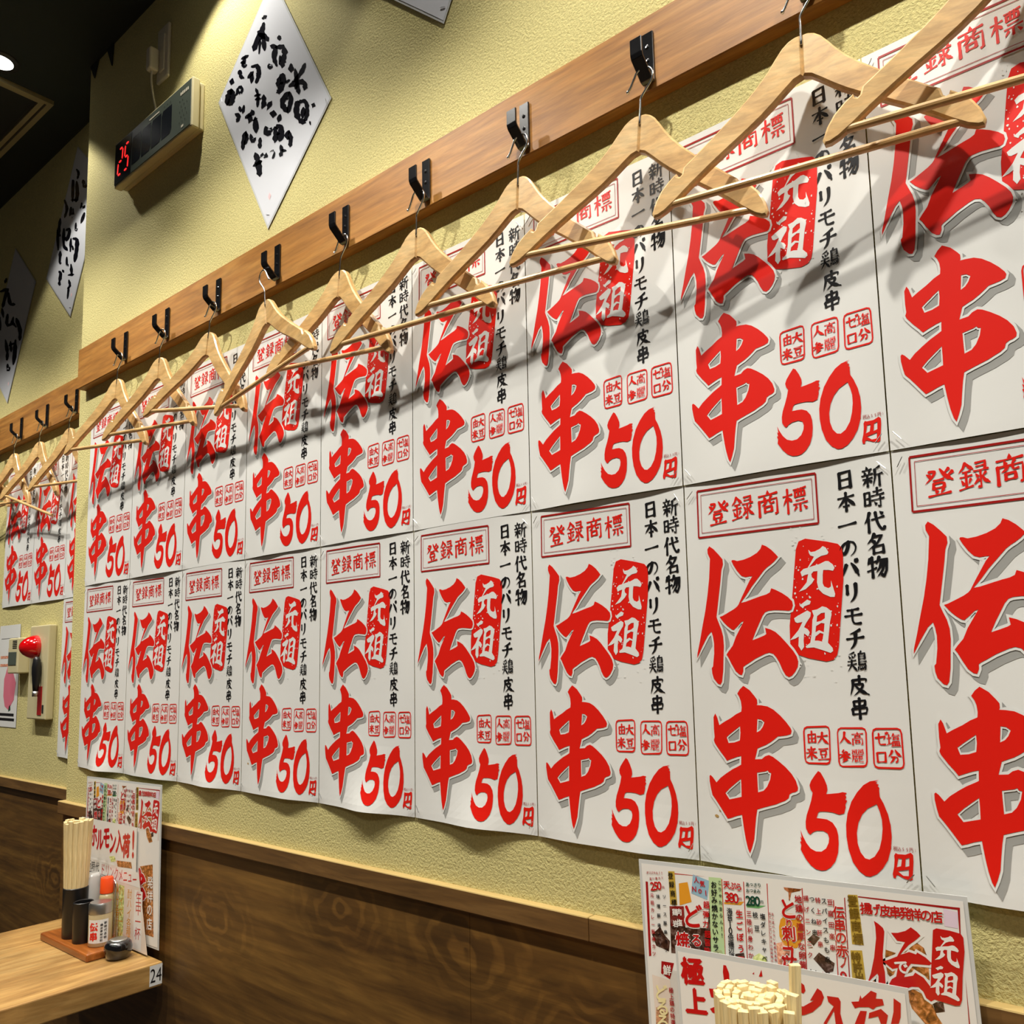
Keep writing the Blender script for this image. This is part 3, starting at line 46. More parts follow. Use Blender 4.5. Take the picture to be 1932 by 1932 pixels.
BRUSH2 = [[(-0.408,2.723),(-0.411,2.72),(-0.405,2.715),(-0.405,2.712),(-0.401,2.708),(-0.4,2.705),(-0.4,2.702),(-0.399,2.697),(-0.403,2.695),(-0.401,2.689),(-0.398,2.685),(-0.393,2.685),(-0.386,2.686),(-0.386,2.691),(-0.381,2.693),(-0.381,2.698),(-0.384,2.704),(-0.388,2.709),(-0.396,2.714),(-0.399,2.718)],[(-0.428,2.697),(-0.437,2.699),(-0.439,2.682),(-0.438,2.665),(-0.437,2.648),(-0.43,2.629),(-0.425,2.624),(-0.421,2.625),(-0.415,2.639),(-0.415,2.656),(-0.415,2.673),(-0.418,2.69)],[(-0.402,2.683),(-0.407,2.682),(-0.41,2.673),(-0.41,2.663),(-0.407,2.652),(-0.408,2.644),(-0.406,2.637),(-0.408,2.632),(-0.412,2.628),(-0.406,2.62),(-0.401,2.614),(-0.393,2.614),(-0.383,2.615),(-0.383,2.62),(-0.381,2.626),(-0.378,2.632),(-0.381,2.642),(-0.383,2.653),(-0.387,2.664),(-0.395,2.677)],[(-0.441,2.637),(-0.436,2.634),(-0.424,2.628),(-0.412,2.623),(-0.401,2.618),(-0.389,2.616),(-0.386,2.616),(-0.39,2.619),(-0.402,2.626),(-0.413,2.63),(-0.425,2.634),(-0.437,2.637)],[(-0.357,2.669),(-0.362,2.668),(-0.365,2.663),(-0.359,2.655),(-0.358,2.649),(-0.355,2.643),(-0.332,2.632),(-0.327,2.634),(-0.324,2.636),(-0.331,2.642),(-0.331,2.646),(-0.337,2.646),(-0.348,2.65),(-0.349,2.648),(-0.349,2.649),(-0.331,2.641),(-0.334,2.643),(-0.339,2.649),(-0.339,2.655),(-0.349,2.664)],[(-0.487,2.657),(-0.491,2.655),(-0.486,2.646),(-0.479,2.637),(-0.478,2.63),(-0.476,2.623),(-0.475,2.617),(-0.477,2.611),(-0.483,2.607),(-0.483,2.599),(-0.48,2.595),(-0.474,2.595),(-0.464,2.597),(-0.461,2.603),(-0.456,2.608),(-0.452,2.614),(-0.456,2.623),(-0.465,2.634),(-0.471,2.643),(-0.478,2.652)],[(-0.434,2.614),(-0.441,2.615),(-0.445,2.609),(-0.445,2.601),(-0.447,2.594),(-0.443,2.586),(-0.438,2.578),(-0.433,2.572),(-0.42,2.565),(-0.407,2.565),(-0.407,2.571),(-0.406,2.579),(-0.411,2.59),(-0.413,2.599),(-0.418,2.604),(-0.423,2.603),(-0.422,2.594),(-0.426,2.587),(-0.424,2.578),(-0.426,2.574),(-0.419,2.574),(-0.417,2.574),(-0.422,2.576),(-0.424,2.58),(-0.423,2.585),(-0.425,2.593),(-0.424,2.6),(-0.427,2.609)],[(-0.358,2.599),(-0.364,2.599),(-0.365,2.593),(-0.369,2.588),(-0.368,2.581),(-0.366,2.574),(-0.349,2.57),(-0.342,2.571),(-0.334,2.572),(-0.332,2.577),(-0.334,2.581),(-0.342,2.583),(-0.352,2.583),(-0.356,2.58),(-0.359,2.578),(-0.35,2.575),(-0.351,2.575),(-0.35,2.58),(-0.352,2.587),(-0.352,2.594)],[(-0.359,2.533),(-0.353,2.533),(-0.342,2.535),(-0.334,2.54),(-0.331,2.547),(-0.329,2.554),(-0.333,2.559),(-0.341,2.561),(-0.35,2.557),(-0.357,2.552),(-0.361,2.545),(-0.361,2.537)],[(-0.51,2.607),(-0.516,2.607),(-0.525,2.598),(-0.526,2.585),(-0.533,2.576),(-0.531,2.566),(-0.527,2.559),(-0.518,2.552),(-0.516,2.548),(-0.507,2.547),(-0.498,2.544),(-0.501,2.549),(-0.501,2.553),(-0.507,2.554),(-0.506,2.554),(-0.506,2.557),(-0.503,2.564),(-0.506,2.577),(-0.501,2.588),(-0.505,2.602)],[(-0.392,2.549),(-0.397,2.55),(-0.401,2.545),(-0.401,2.538),(-0.4,2.532),(-0.399,2.527),(-0.388,2.52),(-0.381,2.519),(-0.38,2.522),(-0.378,2.524),(-0.378,2.526),(-0.383,2.528),(-0.388,2.528),(-0.394,2.529),(-0.394,2.527),(-0.387,2.523),(-0.387,2.527),(-0.386,2.532),(-0.385,2.538),(-0.388,2.546)],[(-0.48,2.564),(-0.486,2.564),(-0.491,2.552),(-0.492,2.539),(-0.488,2.525),(-0.485,2.513),(-0.481,2.503),(-0.472,2.495),(-0.462,2.488),(-0.45,2.482),(-0.441,2.479),(-0.442,2.483),(-0.446,2.49),(-0.452,2.495),(-0.46,2.5),(-0.467,2.508),(-0.469,2.518),(-0.467,2.53),(-0.468,2.544),(-0.473,2.559)],[(-0.469,2.552),(-0.461,2.548),(-0.451,2.544),(-0.444,2.542),(-0.444,2.542),(-0.447,2.545),(-0.449,2.542),(-0.452,2.535),(-0.458,2.529),(-0.46,2.526),(-0.454,2.527),(-0.452,2.525),(-0.457,2.528),(-0.469,2.532),(-0.476,2.535),(-0.474,2.531),(-0.475,2.527),(-0.469,2.522),(-0.455,2.513),(-0.439,2.513),(-0.432,2.517),(-0.429,2.524),(-0.425,2.532),(-0.426,2.539),(-0.437,2.55),(-0.451,2.553),(-0.459,2.555),(-0.465,2.554)],[(-0.423,2.513),(-0.429,2.512),(-0.433,2.504),(-0.435,2.495),(-0.43,2.483),(-0.43,2.473),(-0.424,2.469),(-0.419,2.469),(-0.418,2.479),(-0.413,2.487),(-0.415,2.497),(-0.418,2.508)],[(-0.415,2.507),(-0.407,2.501),(-0.4,2.498),(-0.393,2.495),(-0.391,2.494),(-0.392,2.495),(-0.392,2.49),(-0.395,2.483),(-0.391,2.473),(-0.394,2.466),(-0.394,2.457),(-0.4,2.451),(-0.4,2.442),(-0.397,2.432),(-0.391,2.426),(-0.383,2.426),(-0.375,2.431),(-0.369,2.438),(-0.369,2.447),(-0.365,2.455),(-0.366,2.464),(-0.361,2.471),(-0.364,2.48),(-0.368,2.489),(-0.38,2.498),(-0.392,2.504),(-0.401,2.506),(-0.408,2.509)],[(-0.412,2.486),(-0.414,2.485),(-0.416,2.482),(-0.414,2.478),(-0.414,2.475),(-0.408,2.47),(-0.403,2.467),(-0.401,2.468),(-0.397,2.47),(-0.401,2.475),(-0.402,2.478),(-0.407,2.483)],[(-0.529,2.577),(-0.534,2.576),(-0.535,2.561),(-0.534,2.544),(-0.528,2.526),(-0.52,2.508),(-0.515,2.504),(-0.511,2.505),(-0.509,2.52),(-0.51,2.536),(-0.515,2.554),(-0.523,2.572)],[(-0.498,2.499),(-0.505,2.499),(-0.513,2.492),(-0.509,2.482),(-0.509,2.474),(-0.508,2.466),(-0.504,2.461),(-0.497,2.455),(-0.491,2.453),(-0.489,2.455),(-0.483,2.455),(-0.489,2.459),(-0.492,2.463),(-0.492,2.463),(-0.49,2.459),(-0.49,2.461),(-0.49,2.467),(-0.489,2.475),(-0.485,2.482),(-0.492,2.494)],[(-0.449,2.464),(-0.454,2.463),(-0.456,2.455),(-0.455,2.446),(-0.452,2.437),(-0.452,2.431),(-0.435,2.423),(-0.433,2.427),(-0.431,2.429),(-0.432,2.434),(-0.434,2.437),(-0.439,2.437),(-0.445,2.436),(-0.447,2.434),(-0.449,2.433),(-0.436,2.427),(-0.439,2.433),(-0.438,2.44),(-0.439,2.45),(-0.443,2.46)],[(-0.507,2.438),(-0.505,2.434),(-0.504,2.43),(-0.5,2.429),(-0.499,2.428),(-0.5,2.427),(-0.501,2.421),(-0.505,2.414),(-0.501,2.404),(-0.507,2.4),(-0.503,2.394),(-0.494,2.388),(-0.489,2.386),(-0.487,2.387),(-0.481,2.388),(-0.487,2.392),(-0.49,2.395),(-0.49,2.395),(-0.486,2.391),(-0.484,2.392),(-0.487,2.399),(-0.478,2.404),(-0.477,2.412),(-0.476,2.419),(-0.481,2.426),(-0.488,2.431),(-0.492,2.434),(-0.499,2.436)],[(-0.478,2.433),(-0.48,2.431),(-0.479,2.428),(-0.478,2.426),(-0.473,2.423),(-0.467,2.42),(-0.462,2.418),(-0.462,2.42),(-0.462,2.423),(-0.462,2.425),(-0.467,2.428),(-0.472,2.431)],[(-0.415,2.431),(-0.42,2.43),(-0.42,2.422),(-0.423,2.415),(-0.418,2.406),(-0.412,2.397),(-0.406,2.393),(-0.401,2.394),(-0.399,2.401),(-0.399,2.408),(-0.405,2.418),(-0.41,2.427)],[(-0.437,2.402),(-0.431,2.399),(-0.42,2.395),(-0.41,2.391),(-0.4,2.388),(-0.391,2.389),(-0.386,2.389),(-0.392,2.392),(-0.403,2.397),(-0.413,2.4),(-0.423,2.402),(-0.433,2.403)],[(-0.427,2.386),(-0.43,2.385),(-0.43,2.38),(-0.429,2.375),(-0.424,2.37),(-0.426,2.368),(-0.425,2.366),(-0.428,2.365),(-0.433,2.364),(-0.435,2.362),(-0.436,2.359),(-0.43,2.358),(-0.423,2.357),(-0.417,2.357),(-0.412,2.358),(-0.406,2.36),(-0.409,2.366),(-0.409,2.371),(-0.415,2.377),(-0.42,2.383)],[(-0.422,2.363),(-0.427,2.363),(-0.433,2.356),(-0.434,2.347),(-0.435,2.339),(-0.434,2.33),(-0.43,2.327),(-0.425,2.327),(-0.42,2.334),(-0.419,2.342),(-0.416,2.35),(-0.419,2.36)]]
BRUSH3 = [[(-0.945,2.555),(-0.954,2.557),(-0.955,2.553),(-0.964,2.553),(-0.964,2.549),(-0.962,2.544),(-0.959,2.54),(-0.953,2.54),(-0.945,2.54),(-0.94,2.542),(-0.943,2.548),(-0.938,2.55)],[(-1.003,2.524),(-0.99,2.519),(-0.973,2.515),(-0.954,2.511),(-0.943,2.509),(-0.957,2.513),(-0.952,2.512),(-0.954,2.505),(-0.96,2.498),(-0.964,2.491),(-0.967,2.484),(-0.972,2.478),(-0.977,2.472),(-0.973,2.462),(-0.967,2.457),(-0.958,2.457),(-0.945,2.46),(-0.942,2.466),(-0.94,2.473),(-0.934,2.479),(-0.928,2.485),(-0.922,2.492),(-0.917,2.499),(-0.914,2.509),(-0.947,2.521),(-0.967,2.525),(-0.982,2.525),(-0.998,2.527)],[(-0.92,2.499),(-0.928,2.497),(-0.927,2.487),(-0.923,2.476),(-0.922,2.466),(-0.911,2.454),(-0.893,2.444),(-0.877,2.438),(-0.865,2.434),(-0.854,2.433),(-0.846,2.434),(-0.855,2.44),(-0.866,2.446),(-0.877,2.448),(-0.882,2.45),(-0.883,2.452),(-0.886,2.458),(-0.895,2.469),(-0.901,2.48),(-0.909,2.493)],[(-0.973,2.459),(-0.978,2.458),(-0.979,2.45),(-0.977,2.442),(-0.968,2.432),(-0.959,2.423),(-0.951,2.418),(-0.947,2.42),(-0.947,2.428),(-0.947,2.435),(-0.954,2.445),(-0.964,2.455)],[(-0.914,2.423),(-0.924,2.423),(-0.931,2.416),(-0.932,2.406),(-0.935,2.397),(-0.924,2.386),(-0.911,2.376),(-0.892,2.373),(-0.878,2.371),(-0.862,2.369),(-0.854,2.373),(-0.853,2.38),(-0.853,2.386),(-0.854,2.393),(-0.86,2.398),(-0.867,2.397),(-0.874,2.393),(-0.878,2.389),(-0.884,2.386),(-0.886,2.383),(-0.889,2.382),(-0.899,2.384),(-0.905,2.387),(-0.909,2.385),(-0.903,2.388),(-0.904,2.397),(-0.902,2.406),(-0.905,2.417)],[(-0.838,2.387),(-0.842,2.384),(-0.84,2.372),(-0.829,2.36),(-0.818,2.348),(-0.814,2.338),(-0.808,2.329),(-0.805,2.32),(-0.808,2.313),(-0.801,2.302),(-0.793,2.297),(-0.785,2.298),(-0.777,2.304),(-0.779,2.313),(-0.777,2.321),(-0.777,2.33),(-0.787,2.343),(-0.797,2.355),(-0.807,2.368),(-0.826,2.382)],[(-0.876,2.387),(-0.877,2.384),(-0.869,2.376),(-0.861,2.368),(-0.846,2.36),(-0.835,2.353),(-0.826,2.35),(-0.825,2.353),(-0.835,2.361),(-0.841,2.368),(-0.853,2.376),(-0.866,2.384)],[(-0.988,2.434),(-0.994,2.433),(-0.992,2.421),(-0.992,2.41),(-0.986,2.397),(-0.979,2.384),(-0.973,2.38),(-0.967,2.381),(-0.967,2.392),(-0.968,2.404),(-0.975,2.417),(-0.98,2.429)],[(-0.923,2.338),(-0.927,2.335),(-0.926,2.324),(-0.924,2.312),(-0.919,2.3),(-0.908,2.288),(-0.91,2.282),(-0.912,2.276),(-0.909,2.27),(-0.907,2.263),(-0.898,2.258),(-0.89,2.258),(-0.885,2.263),(-0.882,2.268),(-0.883,2.275),(-0.888,2.284),(-0.885,2.293),(-0.893,2.306),(-0.903,2.319),(-0.916,2.333)],[(-0.876,2.32),(-0.88,2.318),(-0.885,2.311),(-0.88,2.301),(-0.881,2.293),(-0.869,2.282),(-0.863,2.278),(-0.858,2.279),(-0.851,2.286),(-0.858,2.296),(-0.859,2.305),(-0.869,2.316)],[(-0.831,2.313),(-0.839,2.312),(-0.841,2.301),(-0.85,2.292),(-0.849,2.28),(-0.849,2.269),(-0.851,2.261),(-0.851,2.252),(-0.849,2.243),(-0.845,2.233),(-0.839,2.228),(-0.832,2.229),(-0.823,2.235),(-0.818,2.242),(-0.813,2.249),(-0.813,2.259),(-0.813,2.269),(-0.811,2.281),(-0.82,2.295),(-0.822,2.308)],[(-0.891,2.306),(-0.883,2.303),(-0.867,2.299),(-0.856,2.3),(-0.843,2.298),(-0.833,2.3),(-0.83,2.301),(-0.838,2.304),(-0.853,2.307),(-0.865,2.307),(-0.879,2.31),(-0.888,2.308)],[(-0.89,2.247),(-0.897,2.246),(-0.901,2.241),(-0.898,2.234),(-0.896,2.228),(-0.895,2.222),(-0.869,2.216),(-0.865,2.219),(-0.862,2.222),(-0.864,2.227),(-0.866,2.231),(-0.874,2.231),(-0.884,2.231),(-0.89,2.23),(-0.894,2.229),(-0.875,2.223),(-0.877,2.224),(-0.878,2.229),(-0.876,2.235),(-0.882,2.242)]]
MENUTXT = [('オリジナル!!',0.0077,-0.0093,0.0267,-0.008,0.0034,'r'),('旨い串カツ',0.0115,-0.0154,0.0266,-0.013,0.003,'r'),('250',0.0132,-0.0235,0.0222,-0.0218,0.0091,'R'),('円',0.0272,-0.023,0.0272,-0.023,0.003,'r'),('元祖カレー豚串カツ',0.0118,-0.0334,0.0096,-0.0954,0.0042,'r'),('味噌豚串カツ',0.0198,-0.0337,0.018,-0.0847,0.004,'k'),('ソース豚串カツ',0.0278,-0.033,0.0258,-0.089,0.004,'k'),('登録商標',0.0377,-0.0094,0.0397,-0.0374,0.0058,'k'),('こりゃたまらん!!',0.0977,-0.0105,0.0958,-0.0635,0.0038,'k'),('お好み焼かないサラダ',0.0906,-0.0132,0.087,-0.0852,0.0062,'k'),('天ぷら',0.1056,-0.0118,0.1196,-0.0123,0.0083,'R'),('380',0.1052,-0.0238,0.1152,-0.0241,0.0101,'R'),('円',0.1202,-0.0243,0.1202,-0.0243,0.0036,'r'),('海苔10倍磯辺揚',0.1067,-0.0378,0.1051,-0.0838,0.0058,'k'),('生ごぼう天',0.1177,-0.0392,0.116,-0.0852,0.0072,'R'),('あっさり',0.1298,-0.0086,0.1428,-0.0081,0.0048,'g'),('おつまみ',0.1296,-0.0146,0.1416,-0.0141,0.0044,'g'),('280',0.1292,-0.0246,0.1392,-0.024,0.0097,'g'),('円',0.1442,-0.0242,0.1442,-0.0242,0.0034,'g'),('三陸利身わかめ',0.1287,-0.0376,0.127,-0.0866,0.0052,'r'),('枝豆',0.1357,-0.0379,0.1363,-0.0509,0.0052,'k'),('塩ダレキャベツ',0.1437,-0.0382,0.142,-0.0871,0.0052,'k'),('生ではございません自家製だれの',0.1519,-0.0344,0.15,-0.0874,0.0022,'r'),('生と変わらない食感を実現した',0.1549,-0.0345,0.154,-0.0866,0.0022,'r'),('と',0.1721,-0.0272,0.1721,-0.0272,0.0211,'R'),('り',0.1716,-0.0412,0.1716,-0.0412,0.0091,'R'),('刺',0.1703,-0.0511,0.1703,-0.0511,0.0151,'R'),('し',0.1709,-0.0611,0.1709,-0.0611,0.008,'R'),('ユッケ',0.1686,-0.0701,0.166,-0.086,0.0151,'R'),('地鶏の濃厚な卵黄',0.1835,-0.0166,0.1823,-0.0786,0.0066,'r'),('揚げニンニク',0.1916,-0.0148,0.1907,-0.0678,0.0048,'r'),('つくね串',0.1976,-0.0151,0.1975,-0.0461,0.0048,'k'),('特上砂肝串',0.2036,-0.0153,0.2021,-0.0562,0.0048,'r'),('スパイスもも串',0.2096,-0.0155,0.2077,-0.0695,0.0051,'k'),('豆腐田楽串',0.2156,-0.0157,0.2141,-0.0577,0.0051,'r'),('伝串の赤',0.2233,-0.024,0.223,-0.059,0.0099,'R'),('9',0.2222,-0.083,0.2222,-0.083,0.0109,'R'),('1',0.1901,-0.0838,0.1901,-0.0838,0.0056,'k'),('1',0.1951,-0.084,0.1951,-0.084,0.0056,'k'),('1',0.2021,-0.0843,0.2021,-0.0843,0.0056,'r'),('1',0.2082,-0.0835,0.2082,-0.0835,0.0056,'k'),('登録商標',0.2377,-0.0115,0.2395,-0.0456,0.0085,'o'),('特許出願',0.2359,-0.0625,0.238,-0.0896,0.008,'o'),('揚げ皮串発祥の店',0.2496,-0.0169,0.3126,-0.0162,0.0111,'R'),('超弾力',0.0798,-0.0349,0.0771,-0.0548,0.0064,'R'),('超旨味',0.0787,-0.0649,0.0771,-0.0818,0.0064,'R'),('ど',0.0633,-0.0483,0.0633,-0.0483,0.0262,'R'),('る',0.0644,-0.0733,0.0644,-0.0733,0.0141,'R'),('焼',0.0473,-0.0757,0.0473,-0.0757,0.0181,'R'),('肉塩',0.0454,-0.0466,0.045,-0.0576,0.0062,'w'),('鶏岩',0.0403,-0.0475,0.0399,-0.0595,0.0062,'w'),('鮮',0.0251,-0.11,0.0251,-0.11,0.0111,'w'),('どるる',0.0162,-0.1347,0.0151,-0.1656,0.0151,'y'),('極上鶏の特選',0.0284,-0.1301,0.0282,-0.1631,0.005,'r'),('人気',0.0697,-0.0105,0.0766,-0.0137,0.0066,'R'),('No1',0.0663,-0.0204,0.0802,-0.0229,0.0056,'R')]
MENUBLK = [('darkred',[(0.0043,-0.0192),(0.0073,-0.0193),(0.0055,-0.0983),(0.0025,-0.0992)]),('gold',[(0.0348,-0.0052),(0.0429,-0.0045),(0.0436,-0.0396),(0.0346,-0.0403)]),('green',[(0.0848,-0.006),(0.0999,-0.0056),(0.098,-0.0866),(0.0809,-0.0879)]),('brown',[(0.0335,-0.0422),(0.0516,-0.0399),(0.0518,-0.0619),(0.0789,-0.0589),(0.084,-0.03),(0.081,-0.0859),(0.0318,-0.0912)]),('darkred',[(0.0335,-0.0422),(0.0516,-0.0399),(0.0509,-0.0609),(0.0338,-0.0632)]),('orange',[(0.0474,-0.0167),(0.0585,-0.0141),(0.0618,-0.0342),(0.0466,-0.0397)]),('blue',[(0.0659,-0.0054),(0.0857,-0.0101),(0.081,-0.0299),(0.0621,-0.0252)]),('red',[(0.0428,-0.0065),(0.0828,-0.006),(0.0828,-0.006),(0.0428,-0.0075)]),('red',[(0.0998,-0.0066),(0.1008,-0.0066),(0.098,-0.0866),(0.097,-0.0865)]),('red',[(0.1248,-0.0065),(0.1258,-0.0065),(0.123,-0.0864),(0.122,-0.0874)]),('red',[(0.1509,-0.0054),(0.1519,-0.0054),(0.148,-0.0873),(0.148,-0.0873)]),('red',[(0.1879,-0.0057),(0.1889,-0.0057),(0.1861,-0.0857),(0.1851,-0.0857)]),('orange',[(0.101,-0.0296),(0.1241,-0.0264),(0.12,-0.0303),(0.1009,-0.0316)]),('green2',[(0.126,-0.0295),(0.1481,-0.0273),(0.14,-0.031),(0.127,-0.0316)]),('orange',[(0.1627,-0.0388),(0.17,-0.0321),(0.178,-0.0314),(0.1838,-0.0366),(0.1855,-0.0456),(0.1831,-0.0556),(0.1779,-0.0634),(0.1708,-0.0651),(0.1639,-0.0629),(0.1601,-0.0548),(0.1605,-0.0458)]),('brown2',[(0.1689,-0.007),(0.1879,-0.0067),(0.1858,-0.0086),(0.1767,-0.0113),(0.1744,-0.0192),(0.1734,-0.0192),(0.1737,-0.0112),(0.1698,-0.0091)]),('salmon',[(0.1559,-0.0626),(0.163,-0.0599),(0.1707,-0.0661),(0.164,-0.0869),(0.156,-0.0876)]),('brown',[(0.0083,-0.0753),(0.0197,-0.0657),(0.0254,-0.074),(0.0312,-0.0792),(0.0288,-0.0901),(0.0199,-0.0878),(0.0129,-0.0865)]),('lime',[(0.1292,-0.0797),(0.1364,-0.0749),(0.1443,-0.0782),(0.143,-0.0862),(0.129,-0.0867)]),('brown',[(0.1092,-0.0799),(0.1193,-0.0773),(0.121,-0.0864),(0.109,-0.0859)]),('brown2',[(0.0831,-0.082),(0.0933,-0.0784),(0.097,-0.0855),(0.083,-0.086)]),('brown',[(0.1892,-0.0538),(0.1954,-0.048),(0.2023,-0.0503),(0.195,-0.059)]),('brown',[(0.1936,-0.071),(0.1998,-0.0642),(0.2146,-0.0717),(0.2123,-0.0796),(0.2052,-0.0824)]),('brown2',[(0.1889,-0.0618),(0.194,-0.06),(0.1939,-0.061),(0.1899,-0.0618)]),('gold',[(0.2339,-0.0064),(0.243,-0.0057),(0.2443,-0.0508),(0.2333,-0.0514)]),('gold',[(0.2311,-0.0573),(0.2422,-0.0557),(0.2431,-0.0847),(0.2301,-0.0863)]),('darkred',[(0.2439,-0.0067),(0.333,-0.0059),(0.3319,-0.0079),(0.2429,-0.0077)]),('darkred',[(0.331,-0.0058),(0.333,-0.0059),(0.3312,-0.0278),(0.3302,-0.0278)]),('darkred',[(0.331,-0.0629),(0.331,-0.0629),(0.3305,-0.1029),(0.3295,-0.1028)]),('darkred',[(0.2298,-0.0102),(0.2308,-0.0092),(0.2281,-0.0862),(0.2271,-0.0862)]),('red',[(0.2186,-0.0138),(0.2197,-0.0128),(0.2171,-0.0858),(0.2161,-0.0858)]),('lilac',[(0.3189,-0.0084),(0.3309,-0.0098),(0.3294,-0.0238),(0.3184,-0.0234)]),('food',[(0.2643,-0.0515),(0.2783,-0.054),(0.2846,-0.0442),(0.2917,-0.0404),(0.2986,-0.0447),(0.3013,-0.0538),(0.3006,-0.0718),(0.2878,-0.0663),(0.2674,-0.0766),(0.2617,-0.0704)]),('food',[(0.2782,-0.084),(0.2862,-0.0823),(0.2951,-0.0856),(0.3,-0.0898),(0.3036,-0.1009),(0.3074,-0.107),(0.2932,-0.1105),(0.2826,-0.0992)]),('food',[(0.2453,-0.0808),(0.2556,-0.0722),(0.2531,-0.0861),(0.2441,-0.0848)]),('brown',[(0.301,-0.0908),(0.3101,-0.0881),(0.3108,-0.0962),(0.3027,-0.0989)]),('red',[(0.2248,-0.0651),(0.2269,-0.0641),(0.2246,-0.0711),(0.2215,-0.075),(0.2195,-0.0739),(0.2236,-0.07)]),('darkred',[(0.0184,-0.1017),(0.0344,-0.1013),(0.0278,-0.1191),(0.0169,-0.1147)]),('food',[(0.0076,-0.1514),(0.0147,-0.1476),(0.0235,-0.1539),(0.0221,-0.1659),(0.006,-0.1693)])]
MSTAMP = [(0.3113,-0.0261),(0.3223,-0.0265),(0.3312,-0.0278),(0.3331,-0.0309),(0.3327,-0.0429),(0.3289,-0.0638),(0.3262,-0.0837),(0.324,-0.0886),(0.32,-0.0895),(0.3051,-0.0879),(0.3001,-0.0868),(0.3002,-0.0828),(0.3029,-0.0629),(0.3069,-0.037),(0.3082,-0.028)]
MDEN = [[(0.2562,-0.0272),(0.2601,-0.0293),(0.264,-0.0324),(0.2649,-0.0355),(0.2636,-0.0434),(0.2612,-0.0564),(0.2608,-0.0654),(0.2616,-0.0714),(0.2613,-0.0794),(0.2611,-0.0854),(0.2541,-0.0871),(0.2554,-0.0762),(0.2545,-0.0741),(0.2493,-0.0789),(0.2441,-0.0848),(0.2485,-0.0749),(0.253,-0.0601),(0.2567,-0.0422),(0.257,-0.0322)],[(0.2709,-0.0357),(0.2769,-0.0349),(0.284,-0.0322),(0.2892,-0.0283),(0.2941,-0.0315),(0.297,-0.0346),(0.2918,-0.0394),(0.2856,-0.0442),(0.2804,-0.05),(0.2773,-0.0539),(0.2854,-0.0502),(0.2913,-0.0514),(0.2924,-0.0495),(0.2993,-0.0527),(0.3042,-0.0569),(0.3021,-0.0588),(0.2941,-0.0595),(0.286,-0.0602),(0.2819,-0.0651),(0.2786,-0.073),(0.2867,-0.0703),(0.2888,-0.0673),(0.2957,-0.0706),(0.3005,-0.0768),(0.3042,-0.0829),(0.3041,-0.0869),(0.3,-0.0898),(0.2961,-0.0876),(0.2942,-0.0826),(0.2904,-0.0794),(0.2843,-0.0802),(0.2751,-0.0849),(0.2701,-0.0867),(0.2643,-0.0815),(0.2674,-0.0766),(0.2715,-0.0737),(0.2738,-0.0658),(0.2688,-0.0676),(0.2609,-0.0624),(0.267,-0.0596),(0.2742,-0.0558),(0.2795,-0.047),(0.2827,-0.0421),(0.2757,-0.0419)]]
MGANSO = [('元',0.3186,-0.0444,0.031),('祖',0.3147,-0.0713,0.033),('で',0.2769,-0.0649,0.013)]
FLYTXT = [('極',0.0163,-0.0176,0.027),('上',0.0182,-0.0467,0.026)]
FLYP = [[(0.0538,-0.0051),(0.0568,-0.0052),(0.0596,-0.0123),(0.0592,-0.0213),(0.0532,-0.0221),(0.0526,-0.012)],[(0.0348,-0.0314),(0.0419,-0.0306),(0.0511,-0.025),(0.0539,-0.0291),(0.0527,-0.0361),(0.0445,-0.0397),(0.0365,-0.0394)],[(0.0341,-0.0513),(0.0483,-0.0439),(0.0441,-0.0497),(0.0409,-0.0546),(0.0369,-0.0545)],[(0.0523,-0.046),(0.0594,-0.0423),(0.0577,-0.0613),(0.0449,-0.0568),(0.051,-0.054)],[(0.0927,-0.0096),(0.096,-0.0027),(0.0967,-0.0087),(0.0947,-0.0096)],[(0.0857,-0.0083),(0.0878,-0.0064),(0.0877,-0.0084)],[(0.1317,-0.0101),(0.1339,-0.0061),(0.1397,-0.0094),(0.1405,-0.0144),(0.1384,-0.0173),(0.1335,-0.0161)],[(0.1442,-0.0226),(0.1527,-0.0099),(0.1567,-0.012),(0.1585,-0.0171),(0.1552,-0.024),(0.1459,-0.0326),(0.1367,-0.0373),(0.1326,-0.0381),(0.1299,-0.03),(0.137,-0.0293),(0.1483,-0.0217)],[(0.1222,-0.0237),(0.1251,-0.0248),(0.1239,-0.0308),(0.1219,-0.0317)],[(0.1207,-0.0357),(0.1288,-0.033),(0.1265,-0.0409),(0.1204,-0.0437)],[(0.1615,-0.0152),(0.1726,-0.0146),(0.1744,-0.0177),(0.173,-0.0287),(0.1747,-0.0377),(0.1676,-0.0395),(0.1671,-0.0274),(0.1585,-0.0411),(0.1555,-0.041),(0.1672,-0.0234),(0.1623,-0.0203)],[(0.1845,-0.0161),(0.1916,-0.0144),(0.1938,-0.0085),(0.1947,-0.0115),(0.1999,-0.0067),(0.204,-0.0028),(0.209,-0.004),(0.2078,-0.009),(0.2138,-0.0082),(0.2146,-0.0133),(0.2075,-0.016),(0.2044,-0.0189),(0.2005,-0.0177),(0.1914,-0.0194),(0.1873,-0.0212)],[(0.1858,-0.0352),(0.1891,-0.0283),(0.1923,-0.0224),(0.1983,-0.0216),(0.1949,-0.0335)],[(0.2003,-0.0227),(0.2115,-0.0171),(0.2173,-0.0214),(0.215,-0.0293),(0.21,-0.0301),(0.2082,-0.024),(0.1991,-0.0277)],[(0.2239,-0.0056),(0.2298,-0.0088),(0.2284,-0.0208),(0.2261,-0.0267),(0.2191,-0.0284),(0.2225,-0.0176)]]
